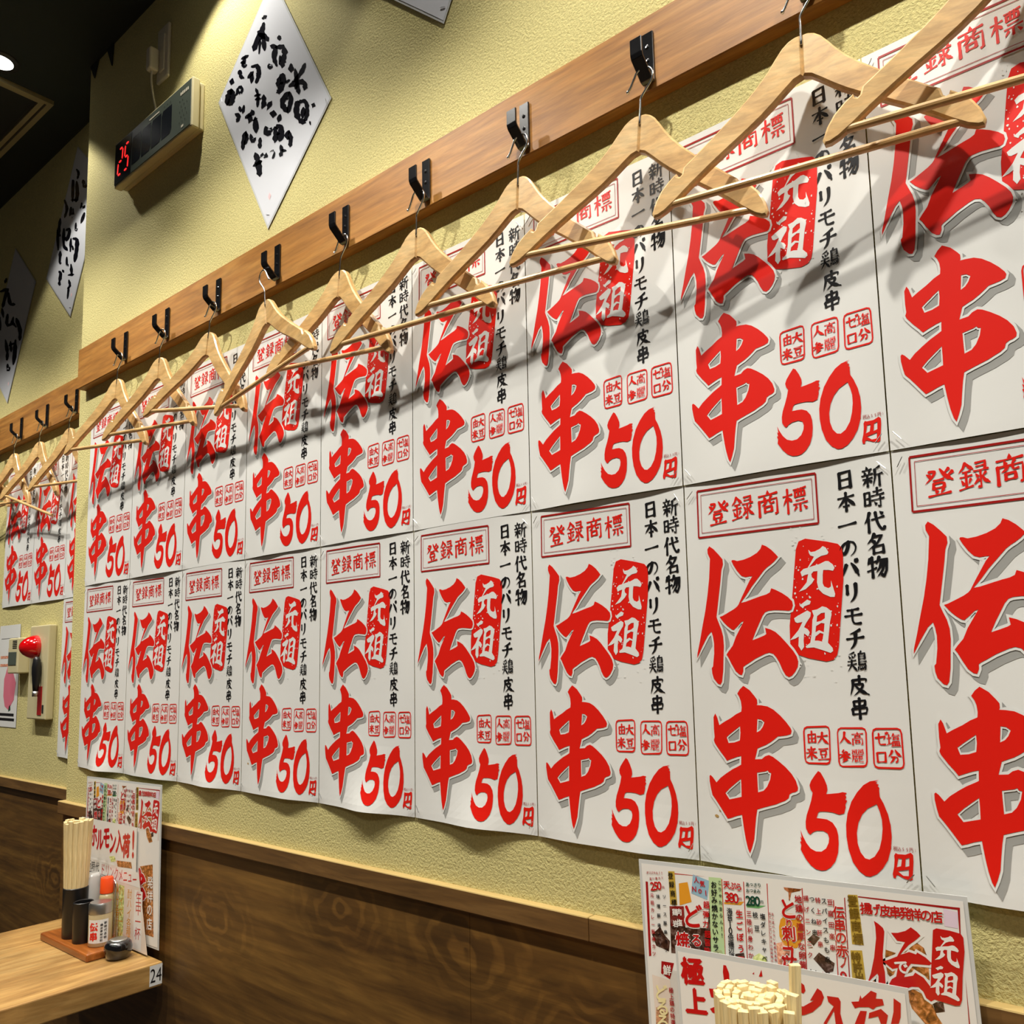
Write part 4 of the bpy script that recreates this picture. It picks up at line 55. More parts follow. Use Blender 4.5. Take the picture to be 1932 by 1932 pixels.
STROKES = {'日':[(25,12,25,88),(25,14,75,10,76,90),(27,48,74,46),(27,85,75,83)],'本':[(12,30,88,24),(50,5,50,95),(50,30,12,72),(50,30,90,70),(36,70,64,68)],'一':[(8,54,92,46)],'の':[(52,20,50,45,38,72,24,80,14,62,22,38,48,20,76,26,88,50,80,74,60,90)],'パ':[(35,25,12,82),(58,22,75,45,90,82),(82,6,90,13,83,21,75,14,81,6)],'リ':[(30,15,30,58),(70,10,71,55,60,80,42,95)],'モ':[(22,22,76,18),(10,48,90,44),(45,20,44,70,52,86,84,86)],'チ':[(75,8,50,20,25,26),(10,48,90,44),(52,24,52,60,42,80,25,95)],'鶏':[(40,5,12,15),(14,22,20,32),(28,20,32,30),(44,16,38,28),(8,46,46,42),(6,62,48,58),(27,40,24,65,6,92),(28,62,48,90),(72,2,64,12),(60,12,60,66),(60,14,88,12,88,38),(62,26,88,25),(62,38,88,37),(60,51,94,50),(60,64,90,62,90,86,82,94),(58,74,54,90),(66,74,68,86),(74,73,77,84),(82,72,85,80)],'皮':[(22,22,22,50,8,92),(22,24,88,18,80,36),(52,4,52,42),(28,44,74,40,56,70,24,94),(34,52,60,76,94,92)],'串':[(24,18,26,42),(24,18,78,15,74,38),(27,40,74,38),(16,52,20,78),(16,52,85,48,80,74),(20,76,80,73),(50,3,50,98)],'新':[(28,2,30,12),(10,18,50,15),(18,24,22,34),(42,22,36,34),(6,40,54,36),(10,56,52,53),(30,38,30,92),(28,58,8,82),(33,60,48,72),(86,8,64,18),(64,18,64,55,54,92),(66,44,96,40),(82,44,82,96)],'時':[(12,20,12,78),(12,22,34,19,34,78),(14,48,33,47),(14,76,33,75),(50,20,88,17),(68,4,68,36),(42,38,96,34),(42,58,96,54),(80,44,80,90,70,86),(54,68,62,78)],'代':[(30,4,22,30,6,52),(24,32,24,94),(38,38,92,30),(55,6,60,50,76,84,92,88,92,74),(76,8,86,18)],'名':[(45,4,34,26,12,46),(44,18,76,16,56,46,14,74),(32,34,48,46),(38,62,38,94),(38,62,80,58,80,94),(40,90,80,88)],'物':[(20,10,8,38),(12,30,46,26),(28,4,28,96),(6,66,46,54),(60,6,52,26,44,38),(56,22,92,20,88,70,76,94,66,84),(70,26,60,54,44,74),(82,26,72,66,48,94)],'登':[(20,10,42,10,32,28,8,48),(14,18,24,26),(84,8,70,20),(96,20,78,32),(56,6,70,30,94,48),(34,42,66,40),(32,52,34,70),(32,52,68,50,66,68),(34,68,66,67),(38,74,44,82),(64,72,56,84),(16,92,86,88)],'録':[(26,3,18,20,4,34),(28,6,36,18,48,28),(16,34,40,32),(8,50,44,47),(26,34,26,86),(12,60,18,74),(40,58,34,72),(4,90,46,82),(56,10,86,8,84,34),(58,22,84,20),(50,36,94,34),(70,36,70,92,62,88),(56,46,62,56),(50,78,64,64),(86,44,76,56),(74,54,82,70,96,80)],'商':[(50,2,50,12),(12,18,88,14),(34,22,38,32),(64,20,56,32),(14,36,14,96),(14,38,86,34,86,90,78,92),(42,38,36,50,24,56),(56,38,60,50,74,48),(36,62,36,82),(36,62,64,60,64,80),(36,80,64,79)],'標':[(4,30,40,26),(22,4,22,96),(22,32,4,64),(24,36,38,52),(46,12,94,8),(52,20,52,40),(52,20,88,18,88,38),(52,38,88,37),(64,10,64,38),(76,9,76,37),(54,52,86,50),(44,66,98,62),(70,66,70,92),(56,74,46,88),(84,74,94,86)],'大':[(10,36,90,30),(50,5,46,44,10,92),(50,40,66,70,94,90)],'豆':[(14,12,86,9),(28,26,30,54),(28,26,72,24,70,52),(30,52,70,51),(34,62,40,76),(66,60,58,76),(8,90,92,86)],'由':[(22,30,24,92),(22,30,80,26,78,90),(50,4,50,86),(24,58,78,56),(24,88,78,86)],'来':[(18,22,82,18),(30,28,36,40),(68,26,60,40),(8,48,92,44),(50,4,50,96),(48,48,32,72,8,86),(52,48,70,72,94,86)],'高':[(50,2,50,14),(8,18,92,15),(32,26,32,42),(32,26,68,25,68,41),(32,41,68,40),(14,52,14,96),(14,52,86,50,86,92,78,92),(36,64,36,84),(36,64,64,63,64,82),(36,82,64,81)],'麗':[(8,6,46,4),(54,4,92,2),(12,14,12,32),(12,14,42,12,42,32),(28,14,28,28),(58,13,58,31),(58,13,90,11,90,31),(74,13,74,27),(14,42,90,38),(50,34,50,42),(14,42,14,70,4,94),(20,54,84,52),(38,44,38,62),(62,43,62,62),(20,62,84,60),(30,70,30,92),(30,80,48,76),(30,92,48,84),(84,68,62,78),(60,66,60,92,90,92)],'人':[(48,8,44,50,8,92),(46,40,62,70,94,92)],'参':[(46,4,26,22,64,20),(58,12,72,26),(10,38,90,34),(48,28,34,50,6,66),(54,36,70,52,94,62),(54,48,34,62),(60,60,30,78),(70,70,28,96)],'塩':[(4,36,34,32),(18,10,18,76),(2,82,36,70),(52,4,46,16,38,24),(46,18,92,15),(50,30,50,46),(50,30,84,28,84,45),(50,46,84,45),(44,62,44,90),(44,62,90,60,88,90),(60,62,60,88),(74,62,74,88),(34,92,98,90)],'分':[(36,6,26,30,6,50),(58,4,72,30,96,48),(26,52,74,50,70,88,58,88),(46,54,38,76,16,96)],'ゼ':[(8,40,82,30,66,56),(34,10,34,74,42,88,80,88),(82,4,88,14),(92,0,98,10)],'ロ':[(20,18,22,86),(20,18,80,16,78,86),(22,84,78,82)]}
# ---------------------------------------------------------------- helpers
def tag(o, label=None, cat=None, group=None, kind=None):
    if label: o['label'] = label
    if cat: o['category'] = cat
    if group: o['group'] = group
    if kind: o['kind'] = kind
    return o
def empty(name, loc=(0, 0, 0), rz=0.0, label=None, cat=None, group=None):
    o = bpy.data.objects.new(name, None); COL.objects.link(o); o.empty_display_size = 0.02
    o.location = loc; o.rotation_euler = (0, 0, rz)
    return tag(o, label, cat, group)
def mesh_obj(name, me, mats, parent=None):
    o = bpy.data.objects.new(name, me); COL.objects.link(o)
    if mats is not None:
        for m in (mats if isinstance(mats, (list, tuple)) else [mats]): me.materials.append(m)
    if parent is not None: o.parent = parent
    return o
def obj(name, bm, mats, parent=None, smooth=False):
    me = bpy.data.meshes.new(name); bm.normal_update(); bm.to_mesh(me); bm.free()
    if smooth:
        for p in me.polygons: p.use_smooth = True
    return mesh_obj(name, me, mats, parent)
def auto(o, ang=40):
    me = o.data
    for p in me.polygons: p.use_smooth = True
    me.set_sharp_from_angle(angle=math.radians(ang)); return o
def box(bm, lo, hi, bev=0.0, seg=2):
    r = bmesh.ops.create_cube(bm, size=1.0)
    vs = r['verts']; c = [(a+b)/2 for a, b in zip(lo, hi)]; s = [abs(b-a) for a, b in zip(lo, hi)]
    for v in vs: v.co = Vector((c[0]+v.co.x*s[0], c[1]+v.co.y*s[1], c[2]+v.co.z*s[2]))
    if bev > 0:
        es = list({e for v in vs for e in v.link_edges})
        bmesh.ops.bevel(bm, geom=es, offset=bev, segments=seg, affect='EDGES', profile=0.5)
    return vs
def lathe(bm, prof, n=40, M=None):
    rings = []
    for r, z in prof:
        if r < 1e-6: rings.append([bm.verts.new((0, 0, z))])
        else: rings.append([bm.verts.new((r*math.cos(2*math.pi*k/n), r*math.sin(2*math.pi*k/n), z)) for k in range(n)])
    for a, b in zip(rings, rings[1:]):
        for k in range(n):
            k2 = (k+1) % n
            if len(a) == 1 and len(b) == 1: continue
            if len(a) == 1: bm.faces.new((a[0], b[k2], b[k]))
            elif len(b) == 1: bm.faces.new((a[k], a[k2], b[0]))
            else: bm.faces.new((a[k], a[k2], b[k2], b[k]))
    vs = [v for r in rings for v in r]
    if M is not None:
        for v in vs: v.co = M @ v.co
    bmesh.ops.recalc_face_normals(bm, faces=list({f for v in vs for f in v.link_faces}))
def smooth_path(P, k=4):
    P = [Vector(p) for p in P]; out = []
    for i in range(len(P)-1):
        p0 = P[max(i-1, 0)]; p1 = P[i]; p2 = P[i+1]; p3 = P[min(i+2, len(P)-1)]
        for j in range(k):
            t = j/k
            out.append(0.5*((2*p1)+(-p0+p2)*t+(2*p0-5*p1+4*p2-p3)*t*t+(-p0+3*p1-3*p2+p3)*t**3))
    out.append(P[-1]); return out
def tube(bm, P, r, n=8, taper=None):
    P = [Vector(p) for p in P]; rings = []; nrm = None
    for i, p in enumerate(P):
        t = (P[min(i+1, len(P)-1)]-P[max(i-1, 0)]).normalized()
        if nrm is None:
            a = Vector((0, 0, 1)) if abs(t.z) < .9 else Vector((1, 0, 0)); nrm = t.cross(a).normalized()
        else: nrm = (nrm - t*nrm.dot(t)).normalized()
        b = t.cross(nrm); rr = r if taper is None else r*taper[i]
        rings.append([bm.verts.new(p+nrm*rr*math.cos(2*math.pi*k/n)+b*rr*math.sin(2*math.pi*k/n)) for k in range(n)])
    for a, b in zip(rings, rings[1:]):
        for k in range(n): bm.faces.new((a[k], a[(k+1) % n], b[(k+1) % n], b[k]))
    bm.faces.new(rings[0][::-1]); bm.faces.new(rings[-1])
    bmesh.ops.recalc_face_normals(bm, faces=bm.faces[:])
def prism(bm, pts, y0, y1):          # polygon in x,z extruded in y
    a = [bm.verts.new((x, y0, z)) for x, z in pts]; b = [bm.verts.new((x, y1, z)) for x, z in pts]; n = len(pts)
    bm.faces.new(a); bm.faces.new(b[::-1])
    for i in range(n): bm.faces.new((a[i], b[i], b[(i+1) % n], a[(i+1) % n]))
    bmesh.ops.recalc_face_normals(bm, faces=bm.faces[:])
# ---------------------------------------------------------------- materials
def srgb(r, g, b): return tuple(((c/255)/12.92 if c/255 <= .04045 else ((c/255+.055)/1.055)**2.4) for c in (r, g, b))
def mat(name, col, rough=.5, metal=0.0, coat=0.0, emit=None, es=0.0, trans=0.0, spec=None):
    m = bpy.data.materials.new(name); m.use_nodes = True; p = m.node_tree.nodes['Principled BSDF']
    p.inputs['Base Color'].default_value = (*col, 1); p.inputs['Roughness'].default_value = rough
    p.inputs['Metallic'].default_value = metal; p.inputs['Coat Weight'].default_value = coat; p.inputs['Coat Roughness'].default_value = .12
    if emit: p.inputs['Emission Color'].default_value = (*emit, 1); p.inputs['Emission Strength'].default_value = es
    if trans: p.inputs['Transmission Weight'].default_value = trans
    if spec is not None: p.inputs['Specular IOR Level'].default_value = spec
    m.diffuse_color = (*col, 1)
    return m
def nd(m, t, **k):
    n = m.node_tree.nodes.new(t)
    for a, v in k.items(): setattr(n, a, v)
    return n
def coords(m, scale, kind='Object'):
    tc = nd(m, 'ShaderNodeTexCoord'); mp = nd(m, 'ShaderNodeMapping'); mp.inputs['Scale'].default_value = scale
    m.node_tree.links.new(tc.outputs[kind], mp.inputs['Vector']); return mp.outputs['Vector']
def noise(m, vec, scale, detail=4, rough=.55, dist=0.0):
    n = nd(m, 'ShaderNodeTexNoise'); n.inputs['Scale'].default_value = scale; n.inputs['Detail'].default_value = detail
    n.inputs['Roughness'].default_value = rough; n.inputs['Distortion'].default_value = dist
    m.node_tree.links.new(vec, n.inputs['Vector']); return n.outputs['Fac']
def ramp(m, fac, stops):
    r = nd(m, 'ShaderNodeValToRGB'); e = r.color_ramp.elements
    while len(e) < len(stops): e.new(0.5)
    for k, (pos, c) in enumerate(stops): e[k].position = pos; e[k].color = (*c, 1)
    m.node_tree.links.new(fac, r.inputs['Fac']); return r.outputs['Color']
def mix(m, a, b, fac, mode='MIX'):
    n = nd(m, 'ShaderNodeMix', data_type='RGBA', blend_type=mode)
    if isinstance(fac, float): n.inputs[0].default_value = fac
    else: m.node_tree.links.new(fac, n.inputs[0])
    m.node_tree.links.new(a, n.inputs[6]); m.node_tree.links.new(b, n.inputs[7]); return n.outputs[2]
def bump(m, h, strength, dist):
    b = nd(m, 'ShaderNodeBump'); b.inputs['Strength'].default_value = strength; b.inputs['Distance'].default_value = dist
    m.node_tree.links.new(h, b.inputs['Height']); p = m.node_tree.nodes['Principled BSDF']
    m.node_tree.links.new(b.outputs['Normal'], p.inputs['Normal'])
def setcol(m, c): m.node_tree.links.new(c, m.node_tree.nodes['Principled BSDF'].inputs['Base Color'])
def plaster(name, col):
    m = mat(name, col, .9, spec=.2); v = coords(m, (1, 1, 1))
    f = noise(m, v, 260, 3, .6, .4); big = noise(m, v, 3, 2)
    a = ramp(m, f, [(.35, tuple(c*.86 for c in col)), (.62, tuple(min(1, c*1.06) for c in col))])
    setcol(m, a); bump(m, f, .85, .0022); return m
def wood(name, dark, mid, light, sc=(1.2, 14, 14), rough=.5, coat=0.0, knots=0.0, bs=.15):
    m = mat(name, mid, rough, coat=coat); v = coords(m, sc)
    f = noise(m, v, 2.2, 6, .62, 1.2); g = noise(m, v, 11, 4, .6, .3)
    c = ramp(m, f, [(.3, dark), (.5, mid), (.7, light)])
    fine = ramp(m, g, [(.35, (.62, .62, .62)), (.65, (1, 1, 1))])
    c = mix(m, c, fine, .75, 'MULTIPLY')
    if knots:
        w = coords(m, (2.1, 2.1, 3.4)); vo = nd(m, 'ShaderNodeTexWave', wave_type='RINGS', rings_direction='SPHERICAL')
        vo.inputs['Scale'].default_value = 2.2; vo.inputs['Distortion'].default_value = 9; vo.inputs['Detail'].default_value = 3; vo.inputs['Detail Scale'].default_value = .7
        m.node_tree.links.new(w, vo.inputs['Vector'])
        k = ramp(m, vo.outputs['Fac'], [(.2, (.72, .72, .72)), (.55, (1, 1, 1))]); c = mix(m, c, k, knots, 'MULTIPLY')
        b2 = noise(m, coords(m, (1, 1, 1)), 3.5, 3); kb = ramp(m, b2, [(.35, (.7, .7, .7)), (.65, (1.12, 1.1, 1.08))]); c = mix(m, c, kb, .8, 'MULTIPLY')
    if knots:
        for (kx, kz, fr, rad) in ((.985, .880, 150, .085), (1.262, .872, 110, .11), (.62, .80, 130, .09), (1.48, .80, 120, .10), (.25, .83, 140, .07), (-.35, .72, 140, .1)):
            tc = nd(m, 'ShaderNodeTexCoord'); mp = nd(m, 'ShaderNodeMapping'); mp.inputs['Location'].default_value = (-kx*.55, 0, -kz); mp.inputs['Scale'].default_value = (.55, 0, 1)
            L = m.node_tree.links; L.new(tc.outputs['Object'], mp.inputs['Vector'])
            wv = noise(m, tc.outputs['Object'], 11, 2); d = nd(m, 'ShaderNodeVectorMath', operation='LENGTH'); L.new(mp.outputs['Vector'], d.inputs[0])
            d2 = nd(m, 'ShaderNodeMath', operation='MULTIPLY_ADD'); L.new(wv, d2.inputs[0]); d2.inputs[1].default_value = .09; L.new(d.outputs['Value'], d2.inputs[2])
            ph = nd(m, 'ShaderNodeMath', operation='MULTIPLY'); L.new(d2.outputs[0], ph.inputs[0]); ph.inputs[1].default_value = fr*2.2
            sn = nd(m, 'ShaderNodeMath', operation='SINE'); L.new(ph.outputs[0], sn.inputs[0])
            rg = nd(m, 'ShaderNodeMapRange'); L.new(d.outputs['Value'], rg.inputs['Value']); rg.inputs['From Min'].default_value = .01; rg.inputs['From Max'].default_value = rad; rg.inputs['To Min'].default_value = 1; rg.inputs['To Max'].default_value = 0
            rc = ramp(m, sn.outputs[0], [(.0, (.62, .58, .52)), (.75, (1.15, 1.12, 1.08))])
            c = mix(m, c, rc, rg.outputs['Result'], 'MULTIPLY')
    setcol(m, c); bump(m, g, bs, .001); return m
M = {}
M['wall'] = plaster('cream_wallpaper', srgb(203, 192, 132))
M['wall_side'] = plaster('cream_wallpaper_recess', srgb(203, 192, 132))
M['ceil'] = mat('black_ceiling_paint', srgb(30, 38, 36), .85)
M['floor'] = mat('dark_floor', srgb(60, 50, 42), .6)
M['rail'] = wood('rail_wood', srgb(88, 60, 28), srgb(108, 76, 36), srgb(126, 92, 48), rough=.55)
M['panel'] = wood('dark_wood_panel', srgb(82, 54, 20), srgb(112, 78, 32), srgb(138, 100, 44), sc=(.7, 9, 11), rough=.5, knots=.35)
M['railtop'] = mat('lit_rail_top', srgb(176, 150, 92), .8)  # paler tone paints in the light caught along the rail's top
M['board'] = wood('rack_board_wood', srgb(142, 92, 34), srgb(172, 116, 48), srgb(192, 138, 66), rough=.55)
M['table'] = wood('table_wood', srgb(150, 108, 56), srgb(188, 146, 84), srgb(210, 172, 108), sc=(9, 1.2, 9), rough=.45, knots=.35)
M['tray'] = wood('tray_wood', srgb(130, 66, 20), srgb(160, 88, 30), srgb(176, 104, 42), rough=.35, coat=.3)
M['hanger'] = wood('hanger_wood', srgb(196, 152, 92), srgb(216, 174, 112), srgb(228, 192, 132), sc=(3, 14, 14), rough=.42, coat=.15, bs=.05)
M['stick'] = wood('chopstick_wood', srgb(226, 200, 140), srgb(240, 220, 164), srgb(246, 230, 184), sc=(30, 30, 2), rough=.65, bs=.05)
PAPER = srgb(226, 226, 222)
M['paper'] = mat('poster_paper', PAPER, .36, coat=.12)
M['grey'] = mat('print_grey', srgb(160, 160, 156), .36, coat=.12)
M['red'] = mat('print_red', srgb(222, 26, 12), .36, coat=.12)
M['black'] = mat('print_black', srgb(16, 15, 18), .36, coat=.12)
M['dred'] = mat('print_dark_red', srgb(160, 18, 14), .36, coat=.12)
M['stain'] = mat('stain_brown', srgb(176, 140, 80), .6)
M['sheet'] = mat('laminated_sheet', srgb(222, 224, 230), .22, coat=.6)
M['ink'] = mat('brush_ink', srgb(14, 14, 22), .22, coat=.6)
M['pinkseal'] = mat('faint_pink_seal', srgb(236, 196, 198), .3)
M['lamrim'] = mat('clear_lamination_edge', srgb(206, 208, 206), .2, coat=.5)
M['staple'] = mat('staple_steel', (.62, .62, .62), .3, 1.0)
M['blackmetal'] = mat('black_enamel', (.006, .006, .007), .22, coat=.5)
M['chrome'] = mat('chrome_wire', (.75, .75, .75), .16, 1.0)
M['cream'] = mat('cream_plastic', srgb(196, 186, 146), .45)
M['greyp'] = mat('grey_green_face', srgb(76, 84, 74), .35)
M['darkp'] = mat('dark_display_window', srgb(26, 30, 36), .2, coat=.4)
M['led'] = mat('red_led', srgb(220, 10, 10), .4, emit=(1, .02, .02), es=1.6)
M['whitep'] = mat('white_plastic', srgb(214, 206, 184), .4)
M['blackp'] = mat('black_plastic', (.006, .006, .007), .35)
M['lacquer'] = mat('black_lacquer', (.004, .004, .005), .08, coat=1.0)
M['silver'] = mat('brushed_metal', (.5, .5, .48), .35, 1.0)
M['glass'] = mat('spice_in_clear_plastic', srgb(186, 168, 128), .25, coat=.6)
M['clearwhite'] = mat('frosted_white_plastic', srgb(200, 200, 196), .3, coat=.4)
M['orange'] = mat('orange_cap', srgb(238, 78, 22), .4)
M['lampred'] = mat('red_lamp_cover', srgb(196, 4, 10), .08, coat=1.0)
M['lens'] = mat('lamp_lens', (1, 1, 1), .4, emit=(1, .97, .9), es=6.0)
M['ring'] = mat('downlight_ring', srgb(30, 30, 30), .5)
M['acframe'] = mat('vent_frame', srgb(150, 140, 104), .5)
M['acdark'] = mat('vent_dark', srgb(26, 28, 26), .7)
M['dark'] = mat('matte_black', (.008, .008, .008), .6)
PRINT = dict(gold=srgb(196, 164, 64), green=srgb(190, 216, 160), brown=srgb(70, 40, 26), darkred=srgb(160, 20, 20), orange=srgb(226, 154, 40),
             blue=srgb(150, 186, 206), red=srgb(190, 60, 50), green2=srgb(110, 180, 110), brown2=srgb(150, 84, 34), salmon=srgb(232, 150, 120),
             lime=srgb(208, 220, 130), lilac=srgb(226, 206, 222), food=srgb(168, 104, 40), yellow=srgb(232, 196, 70), pink=srgb(226, 120, 140), dgreen=srgb(20, 70, 50),
             cream=srgb(238, 226, 170), pale=srgb(228, 214, 200), k=srgb(16, 15, 18), r=srgb(176, 30, 30), w=srgb(236, 232, 226), goldtxt=srgb(120, 92, 20), redtxt=srgb(196, 18, 16), paper=srgb(232, 230, 224))
PM = {}
def pm(k):
    if k not in PM:
        PM[k] = mat('menu_print_'+k, PRINT[k], .3, coat=.35)
        if k in ('food', 'brown', 'salmon', 'lime', 'brown2'):          # printed photographs of dishes
            c = PRINT[k]; f = noise(PM[k], coords(PM[k], (1, 1, 1)), 170, 4, .6, .8)
            setcol(PM[k], ramp(PM[k], f, [(.34, tuple(v*.25 for v in c)), (.5, c), (.66, tuple(min(1, v*1.9+.08) for v in c))]))
    return PM[k]
# ---------------------------------------------------------------- flat print: polygons and glyphs in sheet coordinates
GC = {}
def glyph(ch, bold=0.02):
    """triangles of one character, centred, em = 1"""
    key = (ch, bold)
    if key in GC: return GC[key]
    c = bpy.data.curves.new('glyph', 'FONT'); c.body = ch; c.offset = bold; c.resolution_u = 3
    o = bpy.data.objects.new('glyph', c); COL.objects.link(o)
    dg = bpy.context.evaluated_depsgraph_get()
    me = bpy.data.meshes.new_from_object(o.evaluated_get(dg))
    vs = [(v.co.x, v.co.y) for v in me.vertices]; fs = [tuple(p.vertices) for p in me.polygons]
    bpy.data.objects.remove(o); bpy.data.curves.remove(c); bpy.data.meshes.remove(me)
    if vs:
        x0 = min(v[0] for v in vs); x1 = max(v[0] for v in vs); y0 = min(v[1] for v in vs); y1 = max(v[1] for v in vs)
        vs = [(x-(x0+x1)/2, y-(y0+y1)/2) for x, y in vs]
        if ord(ch) < 128:                       # digits: the same em as the wide characters
            s = 1.0/max(.6, (y1-y0)); vs = [(x*s*.95, y*s*.95) for x, y in vs]
    GC[key] = (vs, fs); return GC[key]
class Art:
    """flat print on a sheet: faces with a layer number and a material slot"""
    def __init__(s): s.v = []; s.f = []
    def tris(s, vs, fs, layer, m):
        b = len(s.v); s.v += [(x, y, layer) for x, y in vs]
        s.f += [(tuple(b+i for i in f), m) for f in fs]
    def poly(s, loops, layer, m):
        L = [[Vector((x, y, 0)) for x, y in l] for l in loops]
        flat = [(x, y) for l in loops for x, y in l]
        s.tris(flat, tessellate_polygon(L), layer, m)
    def char(s, ch, x, y, size, layer, m, bold=.02, slope=.10, sx=1.0):
        vs, fs = glyph(ch, 0.0)
        for k, (ox, oy) in enumerate(((0, 0),) if bold <= 0 else ((bold*.8, 0), (-bold*.8, 0), (0, bold*.8), (0, -bold*.8))):
            s.tris([(x+(px+ox)*size*sx, y+(py+oy+slope*px)*size) for px, py in vs], fs, layer+.22*k, m)
    def line(s, a, b, w, layer, m):
        dx, dy = b[0]-a[0], b[1]-a[1]; l = math.hypot(dx, dy); nx, ny = -dy/l*w/2, dx/l*w/2
        s.tris([(a[0]+nx, a[1]+ny), (b[0]+nx, b[1]+ny), (b[0]-nx, b[1]-ny), (a[0]-nx, a[1]-ny)], [(0, 1, 2, 3)], layer, m)
    def bm(s):
        bm = bmesh.new(); vs = [bm.verts.new(v) for v in s.v]
        for f, m in s.f:
            try: q = bm.faces.new([vs[i] for i in f]); q.material_index = m
            except ValueError: pass
        return bm
def area(l): return sum(a[0]*b[1]-b[0]*a[1] for a, b in zip(l, l[1:]+l[:1]))/2
def grow(l, d):
    """offset a loop outwards by d (a hole inwards when d < 0)"""
    sg = 1 if area(l) > 0 else -1; n = len(l); out = []
    for i in range(n):
        p = Vector(l[i-1]); q = Vector(l[i]); r = Vector(l[(i+1) % n])
        a = (q-p); b = (r-q)
        if a.length < 1e-9 or b.length < 1e-9: out.append(tuple(q)); continue
        a.normalize(); b.normalize(); na = Vector((a.y, -a.x))*sg; nb = Vector((b.y, -b.x))*sg
        h = na+nb
        if h.length < .2: out.append(tuple(q+na*d)); continue
        h.normalize(); k = min(1.6, 1/max(.3, h.dot(na))); out.append(tuple(q+h*d*k))
    return out

def brush_char(A, ch, x, y, size, layer, m):
    """a character written with a brush: every stroke a ribbon of changing width"""
    st = STROKES[ch]; n = len(st); w = (16 if n <= 4 else 13.5 if n <= 9 else 11 if n <= 13 else 8.8)
    for si, s in enumerate(st):
        lay = layer+.04*si
        P = [Vector((s[i], -s[i+1])) for i in range(0, len(s), 2)]
        curved = len(P) > 6
        Q = []
        for i in range(len(P)-1):
            k = 4 if (P[i+1]-P[i]).length > 14 else 2
            Q += [P[i].lerp(P[i+1], j/k) for j in range(k)]
        Q.append(P[-1])
        if curved or (len(P) >= 3 and ch in 'のパリモチ代参来人大分皮登'):
            for _ in range(3): Q = [Q[0]]+[(Q[i-1]+Q[i]*2+Q[i+1])/4 for i in range(1, len(Q)-1)]+[Q[-1]]
        d = P[-1]-P[-2]; ln = max(1, len(Q)-1); short = sum((P[i+1]-P[i]).length for i in range(len(P)-1)) < 20
        L, R = [], []
        for i, p in enumerate(Q):
            t = i/ln; a = Q[max(i-1, 0)]; b = Q[min(i+1, len(Q)-1)]; tg = (b-a).normalized(); nn = Vector((-tg.y, tg.x))
            if short: f = .45+.9*t if d.x >= 0 else 1.15-.75*t
            elif d.x < -4 and d.y < -4: f = 1.15*(1-t)**.6+.12                  # sweeping down to the left
            elif d.x > 6 and d.y < -6: f = .5+.85*math.sin(math.pi*min(1, t*.62+.02)) if t < .86 else .62   # down to the right
            elif abs(d.y) < abs(d.x): f = .95-.5*math.sin(math.pi*t)+(.25*t)      # level
            else: f = 1.12-.25*math.sin(math.pi*t)                               # upright
            k = .72 if abs(tg.x) > abs(tg.y)*2 else 1.0
            L.append(p+nn*w/2*f*k); R.append(p-nn*w/2*f*k)
        tg0 = (Q[1]-Q[0]).normalized(); tg1 = (Q[-1]-Q[-2]).normalized()
        loop = [Q[0]-tg0*w*.28+Vector((-.5, 1))*w*.08]+L+[Q[-1]+tg1*w*.30]+R[::-1]
        for i in range(len(L)-1):
            q = [L[i], L[i+1], R[i+1], R[i]]
            A.tris([(x+(v.x-50)/100*size, y+((v.y+50)+.06*(v.x-50))/100*size*.79) for v in q], [(0, 1, 2, 3)], lay, m)
        for c, (u, v) in ((loop[0], (L[0], R[0])), (loop[len(L)+1], (L[-1], R[-1]))):
            A.tris([(x+(q.x-50)/100*size, y+((q.y+50)+.06*(q.x-50))/100*size*.79) for q in (u, c, v)], [(0, 1, 2)], lay, m)
# ================================================================ the room
def struct(name, bm, m): return tag(obj(name, bm, m), kind='structure')
TOPX, BOTX = -0.103, -0.062          # the wall corner is slightly out of plumb
def wall_poly(pts, y):
    bm = bmesh.new(); prism(bm, pts, y, y+.12); return bm
cz = lambda z: BOTX+(TOPX-BOTX)*(z-.965)/(2.837-.965)
bm = bmesh.new()
prism(bm, [(cz(0), 0), (3.8, 0), (3.8, CEIL), (cz(CEIL), CEIL)], 0, .3); struct('wall_back', bm, M['wall'])
bm = bmesh.new(); box(bm, (-4, REC, 0), (-.02, REC+.2, CEIL)); struct('wall_left', bm, M['wall_side'])
bm = bmesh.new(); box(bm, (-4, -3.2, CEIL), (3.8, REC+.2, CEIL+.1)); struct('ceiling', bm, M['ceil'])
bm = bmesh.new(); box(bm, (-4, -3.2, -.1), (3.8, REC+.2, 0)); struct('floor', bm, M['floor'])
# dado: dark wood panels with a moulded rail on top
def dado(x0, x1, y):
    bm = bmesh.new(); box(bm, (x0, y-.004, .0), (x1, y+.01, .936)); return bm
struct('trim_1', dado(BOTX-.003, 1.271, 0), M['panel']); struct('trim_2', dado(1.2718, 3.8, 0), M['panel']); struct('trim_3', dado(-4, -.03, REC), M['panel'])
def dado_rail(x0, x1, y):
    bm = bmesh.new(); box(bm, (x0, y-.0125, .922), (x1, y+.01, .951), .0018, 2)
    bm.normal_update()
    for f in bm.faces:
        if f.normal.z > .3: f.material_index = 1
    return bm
struct('trim_4', dado_rail(BOTX-.016, 1.477, 0), [M['rail'], M['railtop']]); struct('trim_5', dado_rail(1.4778, 3.8, 0), [M['rail'], M['railtop']]); struct('trim_6', dado_rail(-4, -.03, REC), [M['rail'], M['railtop']])

